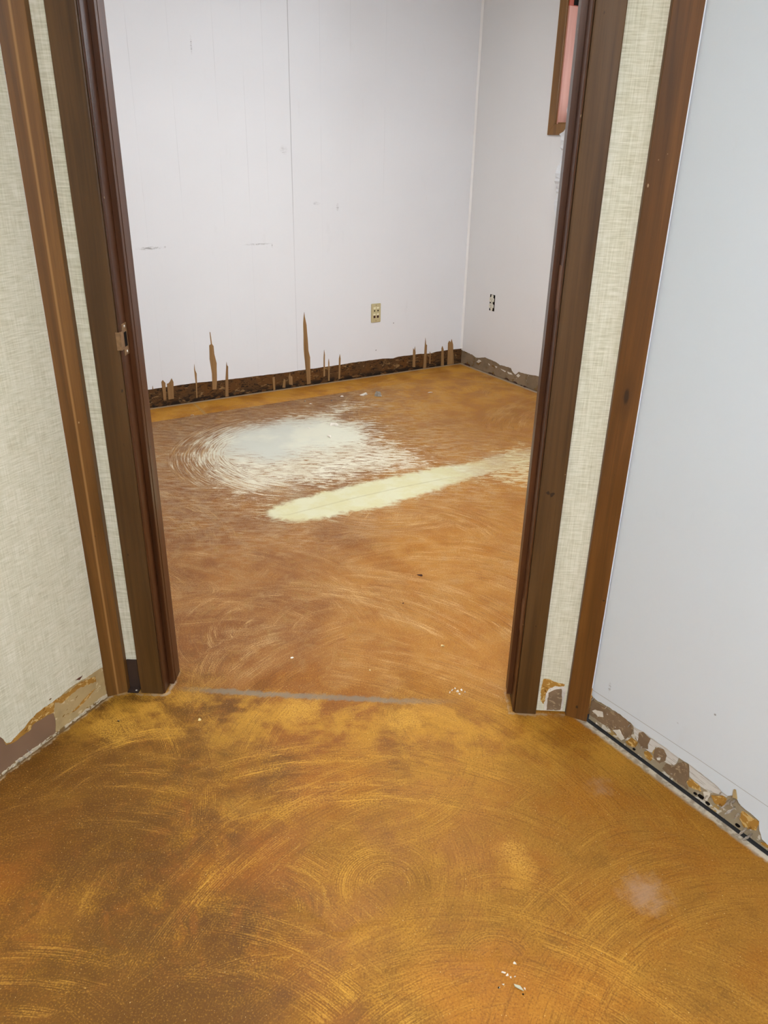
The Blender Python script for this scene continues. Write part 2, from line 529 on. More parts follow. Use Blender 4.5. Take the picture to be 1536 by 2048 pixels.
    for i in range(60):
        cx = rng.uniform(-1.3, 1.5); cy = rng.uniform(0.5, 5.0)
        sw.append((cx, cy, rng.uniform(.08, .3), rng.uniform(.06, .14), rng.uniform(-3.1, 3.1), rng.uniform(.8, 1.7), rng.uniform(.3, .9)))
    layer('sweep_b', sw, .7)
    sw = [  # the sweeps one can pick out in the room and the hall
        (-0.36, 2.05, .16, .16, math.pi, 1.4, 1.2), (-0.25, 1.83, .22, .12, 2.6, 1.0, 1.2), (-0.62, 2.13, .06, .06, 0, 1.5, 1.0),
        (-0.62, 2.26, .05, .05, .2, 1.4, .9), (-0.30, 1.55, .72, .10, 1.2, .8, 1.2), (-0.1, 1.75, .62, .12, 1.0, .9, 1.1),
        (0.1, 1.9, .6, .12, .7, .8, 1.1), (0.25, 2.2, .55, .14, .6, .8, 1.0), (-0.40, 3.60, .52, .16, math.pi, 1.1, 1.5),
        (-0.3, 3.7, .60, .12, 4.0, .8, 1.3), (0.0, 3.3, .5, .12, 4.9, .8, 1.1), (0.10, 2.6, .35, .12, 1.1, 1.0, 1.1),
        (0.17, 2.83, .10, .08, 1.4, 2.0, 1.0), (-0.05, .72, .78, .08, 1.5, .7, 1.3), (0.0, .60, .78, .06, 1.45, .7, 1.2),
        (0.02, 1.12, .07, .07, 1.6, 2.4, 1.1), (.23, .95, .06, .06, 1.6, 2.4, 1.1), (.26, 1.0, .15, .06, 1.2, 1.2, 1.2),
        (-.20, 1.06, .07, .06, .8, 1.4, 1.1), (0.1, .4, .62, .12, 1.0, .6, 1.0), (-.5, 1.25, .3, .1, 2.2, .9, 1.1), (.62, 1.05, .2, .12, 1.8, 1.0, .9),
        (.3, .5, .45, .1, 2.1, .6, 1.0), (-.35, .5, .5, .12, 1.1, .7, .9)]
    layer('sweep_c', sw, .6)

    # -------- material
    t = NT('worn_stained_floor')
    t.dim = '2D'
    def at(name):
        nd = t.n('ShaderNodeAttribute', attribute_name=name)
        sp = t.n('ShaderNodeSeparateColor')
        t.t.links.new(nd.outputs['Color'], sp.inputs[0])
        return sp.outputs[0], sp.outputs[1], sp.outputs[2], nd.outputs['Alpha']
    dust, core, cream, dustr = at('spill')
    back, dd, gray, crack = at('zones')
    orange, golden, e_j, _ = at('edges')
    wx, wy, _ = t.xyz()
    def wall_d(org, ang):   # distance of the floor point from a straight wall
        nv = rot2(ang)[1]
        return t.math('SUBTRACT', org.dot(nv), t.add(t.mul(wx, nv.x), t.mul(wy, nv.y)))
    inroom = t.step(dd, .05, .06); inhall = t.math('SUBTRACT', 1.0, t.step(dd, .0, .01))
    e_hr = t.add(wall_d(HR0, A_HR), t.step(dd, .0, .01, 0, 20))
    e_hl = t.add(wall_d(HL0, A_HL), t.step(dd, .0, .01, 0, 20))
    e_rw = t.math('MINIMUM', wall_d(CORNER, A_R), wall_d(CORNER, A_B))
    gray = t.math('ABSOLUTE', gray); crack = t.math('ABSOLUTE', crack)
    seam, gold, gp, stain_shade = at('marks')
    o = t.obj
    n1 = t.noise(o, 2.2, 4, .55); n2 = t.noise(o, 7, 5, .6); n3 = t.noise(o, 40, 5, .65); n4 = t.noise(o, 260, 3, .6)
    n5 = t.noise(t.scaled(o, (1, 1, 1)), 17, 5, .6, .6)
    c0 = lambda v: t.math('SUBTRACT', v, 0.5)
    # base tones
    hall = t.mix(t.step(t.add(t.mul(n1, .5), t.mul(n2, .5)), .38, .62), srgb(92, 57, 12), srgb(124, 80, 23))
    hall = t.mix(t.step(n5, .50, .68, 0, .6), hall, srgb(130, 78, 22))
    n6 = t.noise(t.scaled(o, (1, 1.3, 1)), 11, 6, .68, .3)
    hall = t.mix(t.mul(t.step(n6, .46, .74, 0, .75), t.step(n4, .38, .62, .2, 1)), hall, srgb(170, 121, 30))
    hall = t.mix(t.step(n6, .46, .28, 0, .6), hall, srgb(88, 56, 16))
    n0 = t.noise(o, 1.5, 3, .5)
    hall = t.mix(t.step(n0, .50, .64, 0, .55), hall, srgb(150, 88, 24))
    hall = t.mix(t.step(n0, .48, .36, 0, .32), hall, srgb(98, 68, 16))
    hall = t.mix(t.mul(t.step(t.add(orange, t.mul(c0(n6), .9)), .20, .80), .5), hall, srgb(176, 104, 26))
    hall = t.mix(t.mul(t.step(t.add(golden, t.mul(c0(n6), .9)), .30, .95), .50), hall, srgb(176, 128, 40))
    hall = t.mix(t.mul(t.step(t.add(stain_shade, t.mul(c0(n6), .8)), .05, .65), .72), hall, srgb(92, 58, 12))  # stain and wall-side shade together, mixed into the floor colour
    worn = t.mul(t.mul(t.step(dd, -.30, -.06), t.step(dd, .06, -.02)), t.step(t.add(t.mul(n2, .5), t.mul(n6, .5)), .40, .60))
    hall = t.mix(t.mul(worn, .7), hall, srgb(186, 138, 48))
    room = t.mix(t.step(t.add(t.mul(n1, .4), t.mul(n2, .6)), .38, .62), srgb(122, 75, 31), srgb(144, 96, 46))
    room = t.mix(t.step(n5, .55, .72, 0, .6), room, srgb(142, 102, 48))
    room = t.mix(t.mul(t.step(n6, .52, .66), .45), room, srgb(152, 114, 70))
    rmix = t.step(t.add(dd, t.mul(c0(n2), .5)), -.02, .22)
    c = t.mix(rmix, hall, room)
    # golden bare band along the back wall, and toward the far corner
    band = t.step(t.add(back, t.mul(c0(n3), .012)), .240, .232)
    goldcol = t.mix(t.step(n2, .35, .65), srgb(164, 106, 26), srgb(190, 134, 44))
    far = t.mul(t.step(t.add(back, t.mul(c0(n2), .7)), 1.5, .55), .95)
    xw, yw, zw = t.xyz()
    far = t.mul(far, t.step(t.add(xw, t.mul(c0(n1), .5)), -.25, .15))
    c = t.mix(t.math('MAXIMUM', band, far), c, goldcol)
    c = t.mix(t.mul(t.step(seam, .012, .006), .5), c, srgb(160, 138, 96))
    # trowel ridges and scratches
    tot = None; ridge = None; trough = None
    for nm, k, fr in (('sweep_a', .85, 4.6), ('sweep_b', .85, 4.2), ('sweep_c', 1.1, 4.8)):
        p, qq, w, _ = at(nm)
        vec = t.n('ShaderNodeCombineXYZ')
        t.put(vec.inputs[0], t.add(t.mul(p, 230.0), fr * 7.3)); t.put(vec.inputs[1], t.mul(qq, 8.0)); vec.inputs[2].default_value = fr
        s1 = t.noise(vec.outputs[0], 1.0, 4, .65)
        vec2 = t.n('ShaderNodeCombineXYZ')
        t.put(vec2.inputs[0], t.add(t.mul(p, 24.0), fr * 5.1)); t.put(vec2.inputs[1], t.mul(qq, 4.0)); vec2.inputs[2].default_value = fr * 3
        s2 = t.noise(vec2.outputs[0], 1.0, 4, .6)
        ph = t.add(t.mul(p, 2 * math.pi * 1000 / fr), t.mul(n3, 3.0))
        rd = t.step(t.math('SINE', ph), .1, .95)
        rd = t.mul(t.mul(rd, t.step(s2, .44, .60)), t.step(n4, .40, .60, .25, 1.0))
        sc = t.mul(t.step(s1, .53, .68), t.step(s2, .44, .64))
        l = t.mul(t.mul(t.math('MAXIMUM', sc, t.mul(rd, .8)), w), k)
        tot = l if tot is None else t.math('MAXIMUM', tot, l)
        ridge = rd if ridge is None else t.math('MAXIMUM', ridge, t.mul(rd, w))
        tg = t.mul(t.step(s1, .47, .36), w)
        trough = tg if trough is None else t.math('MAXIMUM', trough, tg)
    lite = t.mix(rmix, srgb(206, 154, 58), srgb(206, 168, 112))
    dark = t.mix(rmix, srgb(84, 52, 16), srgb(96, 60, 34))
    line_gain = t.step(stain_shade, .75, .2, .5, 1.0)  # light scratches weaker inside the dark patches
    nearfade = t.step(t.add(t.mul(n1, .5), t.mul(n2, .5)), .36, .60, .35, 1.0)
    c = t.mix(t.mul(trough, .34), c, dark)
    c = t.mix(t.mul(t.mul(tot, t.math('MAXIMUM', nearfade, t.mul(rmix, .75))), t.mul(line_gain, .80)), c, lite)
    c = t.mix(t.step(n4, .57, .74, 0, .28), c, lite)
    c = t.mix(t.step(n4, .45, .31, 0, .38), c, dark)
    fleck = t.noise(o, 250, 1, .4)
    c = t.mix(t.step(fleck, .82, .86, 0, .7), c, srgb(240, 214, 150))
    # marks
    c = t.mix(t.mul(t.step(t.add(gold, t.mul(c0(n6), .10)), -.012, .030), t.step(n4, .35, .65, .05, .55)), c, srgb(200, 152, 62))
    c = t.mix(t.mul(t.step(t.add(gp, t.mul(c0(n3), .07)), -.01, .05), .55), c, srgb(168, 136, 112))
    # dust swept over the room floor
    mp = t.n('ShaderNodeMapping'); t.put(mp.inputs['Vector'], o)
    mp.inputs['Rotation'].default_value = (0, 0, -.12); mp.inputs['Scale'].default_value = (15, 62, 1)
    sn = t.noise(mp.outputs[0], 1.0, 6, .72, .5)
    p_, q_, w_, _ = at('sweep_c')
    vc = t.n('ShaderNodeCombineXYZ'); t.put(vc.inputs[0], t.mul(p_, 130.0)); t.put(vc.inputs[1], t.mul(q_, 8.0))
    sc_ = t.noise(vc.outputs[0], 1.0, 5, .7)
    wsel = t.n('ShaderNodeMix', data_type='FLOAT'); t.put(wsel.inputs[0], t.step(w_, .15, .5)); t.put(wsel.inputs[2], sn); t.put(wsel.inputs[3], sc_)
    sn = t.add(t.mul(wsel.outputs[0], .8), t.mul(n4, .2))
    film = t.mul(t.mul(t.step(dd, .05, .9), t.step(t.add(t.mul(c0(n2), .6), dust), -.75, .05)), t.step(sn, .42, .62))
    film = t.mul(film, t.math('SUBTRACT', 1.0, band))
    c = t.mix(t.mul(film, .42), c, srgb(188, 172, 142))
    dm = t.add(dust, t.add(t.mul(c0(n2), .30), t.mul(c0(n3), .12)))
    frac = t.step(dm, -.18, .24, 0, .57)
    th = t.math('SUBTRACT', .74, t.mul(frac, .55))
    dmask = t.step(sn, t.math('SUBTRACT', th, .08), t.add(th, .13))
    dmask = t.mul(dmask, t.math('SUBTRACT', 1.0, t.mul(band, .9)))
    dcol = t.mix(t.step(n2, .35, .65), srgb(228, 225, 204), srgb(216, 211, 188))
    c = t.mix(t.mul(t.step(dm, -.02, .25), .26), c, srgb(184, 168, 138))
    c = t.mix(t.mul(t.mul(dmask, t.step(dm, -.16, -.02)), .84), c, dcol)
    cm = t.step(t.add(core, t.add(t.mul(c0(n2), .16), t.mul(c0(sn), .35))), -.10, .10)
    c = t.mix(t.mul(cm, .94), c, t.mix(t.step(n1, .40, .60), srgb(200, 202, 190), srgb(217, 217, 198)))
    rf = t.step(t.add(dustr, t.mul(c0(n2), .3)), -.14, .16, 0, .46)
    th2 = t.math('SUBTRACT', .72, t.mul(rf, .55))
    rm = t.mul(t.step(sn, t.math('SUBTRACT', th2, .05), t.add(th2, .08)), t.step(rf, .0, .1))
    c = t.mix(t.mul(rm, .75), c, srgb(204, 192, 152))
    crs = t.add(cream, t.add(t.mul(c0(n5), .07), t.mul(c0(n3), .03)))
    fade = t.step(t.add(xw, t.mul(c0(sn), .9)), .25, .62)
    cr = t.mul(t.step(crs, -.012, .030), t.math('SUBTRACT', 1.0, t.mul(fade, .75)))
    cr = t.math('MAXIMUM', cr, t.mul(t.step(crs, -.07, .03), t.step(sn, .52, .60, 0, .6)))
    ccol = t.mix(t.step(n2, .36, .64), srgb(204, 203, 172), srgb(200, 196, 156))
    c = t.mix(t.mul(cr, .96), c, ccol)
    c = t.mix(t.mul(t.mul(t.mul(t.step(t.add(crack, t.mul(c0(n3), .01)), .008, .001), t.step(t.math('ABSOLUTE', t.add(xw, .05)), .42, .28)), cr), .35), c, srgb(160, 152, 124))
    # grey line across the doorway
    gl = t.step(t.add(gray, t.mul(c0(n3), .026)), .016, .004)
    gl = t.mul(gl, t.step(xw, .26, -.02, 0, 1))
    gl = t.mul(gl, t.step(xw, -.60, -.40, 0, 1))
    c = t.mix(t.mul(gl, t.step(ridge, .9, .2, .2, .75)), c, srgb(122, 114, 100))
    # concrete and chalk along the walls
    conc = t.mix(t.step(n3, .38, .6), srgb(150, 142, 128), srgb(198, 192, 178))
    c = t.mix(t.mul(t.step(t.add(e_hr, t.mul(c0(n3), .018)), .028, .016), .85), c, conc)
    c = t.mix(t.step(t.add(e_hr, t.mul(c0(n2), .003)), .0062, .0046), c, srgb(44, 44, 46))
    c = t.mix(t.mul(t.step(t.add(e_hl, t.mul(c0(n3), .03)), .013, .004), .7), c, srgb(190, 172, 138))
    c = t.mix(t.mul(t.step(t.add(e_hl, t.mul(c0(n5), .012)), .008, .004), .8), c, srgb(92, 62, 26))
    c = t.mix(t.mul(t.step(t.add(e_j, t.mul(c0(n3), .02)), .009, .002), .6), c, srgb(164, 150, 130))
    c = t.mix(t.mul(t.step(t.add(e_rw, t.mul(c0(n3), .006)), .020, .014), .7), c, srgb(168, 158, 140))
    t.bump(t.add(t.mul(tot, .6), t.add(t.mul(n4, .5), t.mul(n3, .3))), .35, .0016)
    rough = t.math('MAXIMUM', t.step(n2, .3, .7, .48, .66), t.mul(dmask, .9))
    rough = t.math('MAXIMUM', rough, t.mul(cr, .9))
    mat = t.done(c, rough, .25)
    me.materials.append(mat)
    ob = bpy.data.objects.new('floor', me)
    COL.objects.link(ob)
    return tag(ob, 'scraped golden brown floor with trowel swirls and pale dust', 'floor', None, 'structure')


build_floor()

# ------------------------------------------------------------------ walls
rng = random.Random(5)


def quads_wall(name, org, ang, x0, x1, lower, mats, label, holes=(), top=CEIL, gap=0.0, skin=0.004, thick=0.09):
    """wall seen from its -y side: a board behind (slot 1) and a painted or papered skin (slot 0) that ends at a torn lower edge"""
    bm = bmesh.new()
    def piece(a, b, z0, z1, y0, y1, mi): box(bm, a, b, y0, y1, z0, z1, mi)
    if holes:
        hx0, hx1, hz0, hz1 = holes
        for y0, y1, mi, lo in ((skin, thick, 1, gap), (0, skin, 0, None)):
            if lo is None:
                wall_prism(bm, [(x1, hz0), (x0, hz0)] + lower, y0, y1, mi)
            else:
                piece(x0, x1, lo, hz0, y0, y1, mi)
            piece(x0, hx0, hz0, hz1, y0, y1, mi); piece(hx1, x1, hz0, hz1, y0, y1, mi)
            piece(x0, x1, hz1, top, y0, y1, mi)
    else:
        piece(x0, x1, gap, top, skin, thick, 1)
        wall_prism(bm, [(x1, top), (x0, top)] + lower, 0, skin, 0)
    o = place(link(name, bm, mats), org, ang)
    return tag(o, label, 'wall', None, 'structure')


# back wall of the room, panelling stripped along its foot
BACK_TOP = [(-3.6, .108), (-2.1737, 0.1093), (-1.9032, 0.1122), (-1.7783, 0.1068), (-1.6365, 0.1052), (-1.5038, 0.1039), (-1.3716, 0.1022), (-1.2045, 0.1034), (-0.9573, 0.1039), (-0.8817, 0.1074), (-0.6381, 0.1069), (-0.5575, 0.0993), (-0.517, 0.1059), (-0.3407, 0.1052), (-0.2553, 0.0982), (-0.2127, 0.105), (-0.1258, 0.1061), (0.03, 0.1017)]
wall_back = quads_wall('wall_back', CORNER, A_B, -3.6, 0.03, ragged(BACK_TOP, .02, .0012, rng), [M_PAINT_B, M_BACKSTRIP],
    'white painted panelled back wall with stripped brown strip along its foot')
SPIKES = [
   [(-2.1481, 0.1298), (-2.1457, 0.1085), (-2.1515, 0.1093)],
   [(-2.0966, 0.1439), (-2.0879, 0.1535), (-2.075, 0.135), (-2.0794, 0.0385), (-2.0955, 0.0396)],
   [(-2.0667, 0.1291), (-2.058, 0.131), (-2.0497, 0.1377), (-2.037, 0.1571), (-2.029, 0.1349), (-2.0355, 0.0383), (-2.0676, 0.0368), (-2.0675, 0.0977)],
   [(-1.8997, 0.2224), (-1.8979, 0.1877), (-1.8905, 0.1656), (-1.8983, 0.0248), (-1.9041, 0.0225), (-1.9007, 0.1118), (-1.9031, 0.1914)],
   [(-1.7948, 0.3929), (-1.7911, 0.3926), (-1.7865, 0.3252), (-1.7782, 0.3123), (-1.7773, 0.2672), (-1.7672, 0.2114), (-1.7731, 0.1073), (-1.78, 0.0583), (-1.8042, 0.0585), (-1.7999, 0.1541), (-1.8069, 0.2404), (-1.8032, 0.318), (-1.7928, 0.3241)],
   [(-1.7075, 0.2116), (-1.7051, 0.1917), (-1.6992, 0.1848), (-1.7098, 0.0041), (-1.7292, 0.0056), (-1.7212, 0.1005)],
   [(-1.4234, 0.0808), (-1.4081, 0.0852), (-1.4076, 0.0038), (-1.4201, 0.0023)],
   [(-1.3481, 0.0645), (-1.3379, 0.0579), (-1.3398, 0.0077), (-1.3586, 0.0102)],
   [(-1.3163, 0.0734), (-1.3063, 0.0982), (-1.3021, 0.0781), (-1.2904, 0.0701), (-1.29, 0.0174), (-1.3131, 0.0238)],
   [(-1.1995, 0.4548), (-1.196, 0.4251), (-1.1859, 0.3775), (-1.1802, 0.2903), (-1.1766, 0.2179), (-1.1669, 0.1764), (-1.1672, 0.0116), (-1.1908, 0.0081), (-1.1998, 0.1151), (-1.2082, 0.2294), (-1.2074, 0.3873), (-1.2048, 0.4182)],
   [(-1.0688, 0.2125), (-1.0638, 0.1809), (-1.0649, 0.0443), (-1.076, 0.0432), (-1.0733, 0.1574)],
   [(-1.0377, 0.1533), (-1.0334, 0.1279), (-1.0329, 0.0107), (-1.0413, 0.0118), (-1.0407, 0.1288)],
   [(-0.9578, 0.1722), (-0.9524, 0.1434), (-0.9578, 0.0136), (-0.9691, 0.0134), (-0.9645, 0.1448)],
   [(-0.4034, 0.1498), (-0.3945, 0.1357), (-0.3892, 0.1587), (-0.3834, 0.1214), (-0.381, 0.0194), (-0.4022, 0.022)],
   [(-0.3079, 0.2094), (-0.3004, 0.165), (-0.2927, 0.1597), (-0.291, 0.0039), (-0.3145, 0.0023), (-0.3115, 0.1134)],
   [(-0.2668, 0.1128), (-0.2596, 0.0987), (-0.2579, 0.0269), (-0.2654, 0.0278)],
   [(-0.1706, 0.1245), (-0.164, 0.1398), (-0.1525, 0.1136), (-0.1441, 0.0003), (-0.165, 0.0003)],
   [(-0.1181, 0.1545), (-0.1081, 0.1695), (-0.0963, 0.1567), (-0.089, 0.1782), (-0.0754, 0.1411), (-0.0578, 0.003), (-0.1134, 0.0033)]]
for k, sp in enumerate(SPIKES):
    bm = bmesh.new()
    wall_prism(bm, ragged(sp, .03, .0008, rng, True), -.0022, .0045, 0)
    s = link('torn_veneer_sliver', bm, M_SLIVER, wall_back)
    s['label'] = 'torn strip of bare tan veneer standing up the white wall'
# corner bead between the two painted walls
bm = bmesh.new()
plan_prism(bm, [(-.012, -.0015), (-.001, -.013), (.0, .0), ], .105, CEIL)
tag(place(link('trim_corner', bm, plain('white_corner_bead', (0.86, 0.86, 0.86, 1), 0.45, .4, 0, .004)), CORNER, A_B), 'thin white corner bead between the two painted walls', 'trim', None, 'structure')

# right wall of the room with its window
WIN = (0.716, 1.62, 1.487, 2.16)
RW_TOP = [(-.001, .095), (0.0222, 0.0916), (0.067, 0.0914), (0.1317, 0.0859), (0.1721, 0.0777), (0.2549, 0.0987), (0.3156, 0.0979), (0.3756, 0.0948), (0.421, 0.0839), (0.4638, 0.0891), (0.5278, 0.0901), (0.552, 0.0678), (0.5742, 0.0591), (0.6052, 0.0852), (0.673, 0.0878), (0.7128, 0.0906), (0.7878, 0.0998), (1.2, .1), (4.0, .1)]
wall_right = quads_wall('wall_right', CORNER, A_R, -.001, 4.0, ragged(RW_TOP, .012, .0022, rng), [M_PAINT_R, M_RBAND],
    'white painted side wall with bare socket and chipped brown foot', WIN, gap=.004)


def patch(name, pts, mat, parent, y=-.0008, back=.005, step=.006, amp=.0015, flip=False, label=None):
    bm = bmesh.new()
    p = [((-x if flip else x), z) for x, z in pts]
    wall_prism(bm, ragged(p, step, amp, rng, True), y, back, 0)
    o = link(name, bm, mat, parent)
    if label: o['label'] = label
    return o


for pts in ([(0.1712, 0.0504), (0.1963, 0.0709), (0.2204, 0.0641), (0.1915, 0.0452)], [(0.2968, 0.0671), (0.3166, 0.0596), (0.3056, 0.057)],
            [(0.3644, 0.0659), (0.3905, 0.0648), (0.3805, 0.0563)], [(0.424, 0.0608), (0.4788, 0.0573), (0.469, 0.0501)],
            [(0.493, 0.0583), (0.5321, 0.0583), (0.5474, 0.0502), (0.5052, 0.0471)],
            [(0.5819, 0.054), (0.5989, 0.0707), (0.6187, 0.063), (0.6022, 0.0473)]):
    patch('paint_chip', pts, M_CHALK, wall_right, .002, .0045, label='white paint chip left on the bare brown wall foot')
for x0, x1, z0, z1 in ((.03, .11, .002, .016), (.30, .38, .004, .014), (.47, .52, .006, .02), (.55, .60, .006, .018), (.63, .70, .004, .012)):
    patch('dark_glue_smear', [(x0, z0), (x1, z0), (x1 - .01, z1 * .6), ((x0 + x1) / 2, z1 * .8), (x0 + .005, z1 * .5)], M_BARK, wall_right, .0025, .0045, .008, .004)

# hall wall to the right of the doorway
HR_TOP = [(.0, .0827), (0.0218, 0.0773), (0.0533, 0.0821), (0.0782, 0.0848), (0.1116, 0.0835), (0.1279, 0.0829), (0.1385, 0.0785), (0.157, 0.0800), (0.18, 0.0815), (0.1962, 0.0815), (0.23, 0.0815), (0.2574, 0.080), (0.2753, 0.080), (0.295, 0.0818), (0.3062, 0.0818), (0.3313, 0.0810), (0.348, 0.0790), (0.3695, 0.0776), (0.3876, 0.0713), (0.4032, 0.0707), (0.417, 0.083), (0.4382, 0.0698), (0.4604, 0.0682), (0.4814, 0.064), (0.4871, 0.0425), (0.4975, 0.025), (0.5136, 0.0205), (.56, .06), (.7, .08), (3.0, .08)]
wall_hr = quads_wall('wall_hall_right', HR0, A_HR, 0.0, 4.70, ragged([(x, z) for x, z in HR_TOP[:-1]] + [(4.70, .08)], .008, .002, rng), [M_PAINT_H, M_HBAND],
    'pale blue white hall wall with chipped torn paper along its foot', gap=.003)
HRP = {
 'brown_paper_patch': (M_BROWNPAPER, [
  [(0.0, 0.0731), (0.0084, 0.068), (0.0342, 0.0709), (0.0602, 0.0721), (0.0877, 0.080), (0.1158, 0.0825), (0.1357, 0.0679), (0.1349, 0.0468), (0.1198, 0.0209), (0.0894, 0.0173), (0.0646, 0.0207), (0.0263, 0.0186), (0.001, 0.0185)],
  [(0.1546, 0.0695), (0.1646, 0.0789), (0.1888, 0.0745), (0.1849, 0.0553), (0.1878, 0.0411), (0.1734, 0.0343), (0.156, 0.0418)],
  [(0.2049, 0.0521), (0.2134, 0.0667), (0.2275, 0.0714), (0.2392, 0.0602), (0.2389, 0.0438), (0.2257, 0.0253), (0.2063, 0.0265)],
  [(0.2704, 0.0605), (0.2855, 0.0763), (0.2987, 0.0739), (0.3046, 0.0439), (0.3, 0.024), (0.3113, 0.011), (0.2914, 0.010), (0.2486, 0.012), (0.2352, 0.0164), (0.242, 0.0381), (0.2632, 0.0428)]]),
 'ochre_glue_patch': (M_OCHRE, [
  [(0.1223, 0.0166), (0.1363, 0.0396), (0.1568, 0.0382), (0.1522, 0.0203), (0.1298, 0.0126)],
  [(0.179, 0.0261), (0.1889, 0.0357), (0.2039, 0.0288), (0.201, 0.0142), (0.1853, 0.0144)],
  [(0.3023, 0.0299), (0.3099, 0.0441), (0.3351, 0.041), (0.341, 0.03), (0.3113, 0.0212)],
  [(0.3663, 0.0394), (0.3915, 0.0607), (0.402, 0.0579), (0.401, 0.0337), (0.3793, 0.0267)],
  [(0.4408, 0.0567), (0.4822, 0.0588), (0.4805, 0.0342), (0.456, 0.0196), (0.4402, 0.0328)],
  [(0.4958, 0.0125), (0.5136, 0.0205), (0.5191, 0.011), (0.5014, 0.010)]]),
 'white_paper_scrap': (M_CHALK, [
  [(0.0091, 0.0367), (0.0165, 0.0453), (0.0411, 0.0548), (0.0457, 0.0411), (0.0299, 0.0321)],
  [(0.0811, 0.0241), (0.0993, 0.0395), (0.1191, 0.0226), (0.1107, 0.0121)],
  [(0.2159, 0.036), (0.2257, 0.0437), (0.2255, 0.0354), (0.2188, 0.0313)],
  [(0.3468, 0.0349), (0.3634, 0.0448), (0.3608, 0.0188), (0.3543, 0.0172)]]),
 'ribbed_paper': (M_RIBBED, [
  [(0.135, 0.081), (0.157, 0.080), (0.185, 0.081), (0.23, 0.081), (0.257, 0.079), (0.270, .079), (.268, .062), (.262, .048), (.242, .042), (.235, .05), (.222, .068), (.205, .062), (.20, .04), (.188, .036), (.176, .035), (.152, .045), (.142, .056)],
  [(0.297, 0.081), (0.3313, 0.080), (0.348, 0.0785), (0.3695, 0.077), (0.3876, 0.071), (0.4032, 0.070), (.40, .062), (.38, .055), (.365, .046), (.335, .043), (.306, .048)]])}
LAY = {'ribbed_paper': .0028, 'brown_paper_patch': .0022, 'ochre_glue_patch': .0016, 'white_paper_scrap': .0008}
for nm, (mt, lst) in HRP.items():
    for pts in lst: patch(nm, pts, mt, wall_hr, LAY[nm], .0045)
for x, z, r in ((0.1503, 0.0126, .0035), (0.3293, 0.0141, .004), (0.3442, 0.0168, .007), (0.3631, 0.0125, .005), (0.4403, 0.0125, .005)):
    patch('nail_hole', [(x + r * math.cos(a) * 1.2, z + r * .7 * math.sin(a)) for a in [i * math.pi / 4 for i in range(8)]], M_DARK, wall_hr, .0012, .0045, .01, .001)
# old base line mark on the paint
bm = bmesh.new()
for a, b in zip([(0.0, 0.0991), (0.1593, 0.1054), (0.3196, 0.1108)], [(0.1593, 0.1054), (0.3196, 0.1108), (.9, .118)]):
    wall_prism(bm, [a, b, (b[0], b[1] + .0016), (a[0], a[1] + .0016)], -.0002, .001)
link('old_caulk_line', bm, plain('grey_caulk', srgb(176, 180, 184), .6, .3, 0, .01), wall_hr)


def curl(parent, x, z, size, turn, mat, y=-.001, seed=0, name='paper_curl', sx=1):
    """a scrap of torn paper curling off the wall"""
    r = random.Random(seed)
    bm = bmesh.new()
    nu, nv = 12, 5
    g = []
    w = size * .5
    for i in range(nu):
        row = []
        t = i / (nu - 1)
        a = turn * t
        px = size * (math.sin(a) / max(turn, .01)) * 1.2
        py = -size * (1 - math.cos(a)) / max(turn, .01)
        for j in range(nv):
            q = j / (nv - 1) - .5
            jag = r.uniform(-.12, .12) * size if j in (0, nv - 1) or i == nu - 1 else r.uniform(-.04, .04) * size
            row.append(bm.verts.new((x + sx * (px * .55 + q * w * .3) + jag * .3, y + py * .9 + r.uniform(-.03, .03) * size, z + q * w + px * .5 + jag * .4)))
        g.append(row)
    for i in range(nu - 1):
        for j in range(nv - 1):
            bm.faces.new((g[i][j], g[i + 1][j], g[i + 1][j + 1], g[i][j + 1]))
    bmesh.ops.solidify(bm, geom=list(bm.faces), thickness=.0006)
    return link(name, bm, mat, parent, True)


for x, z, s, tn, sd in ((.405, .055, .024, 2.6, 1), (.420, .048, .024, 3.4, 2), (.432, .040, .018, 2.2, 3), (.416, .066, .016, 1.6, 4), (.455, .016, .024, 2.8, 5),
                        (.470, .013, .022, 3.3, 6), (.355, .028, .016, 2.4, 7), (.385, .065, .012, 2.0, 8), (.17, .035, .010, 2.0, 9), (.005, .075, .012, 1.8, 10), (.125, .072, .010, 2.0, 12), (.05, .078, .008, 2.0, 13)):
    curl(wall_hr, x, z, s * 1.5, tn, M_WHITEPAPER, -.0005, sd)
patch('paper_spike', [(0.4149, 0.0786), (0.4131, 0.1), (0.4174, 0.1018), (0.4254, 0.0818)], M_TANPAPER, wall_hr, -.003, -.0005, .01, .0005)

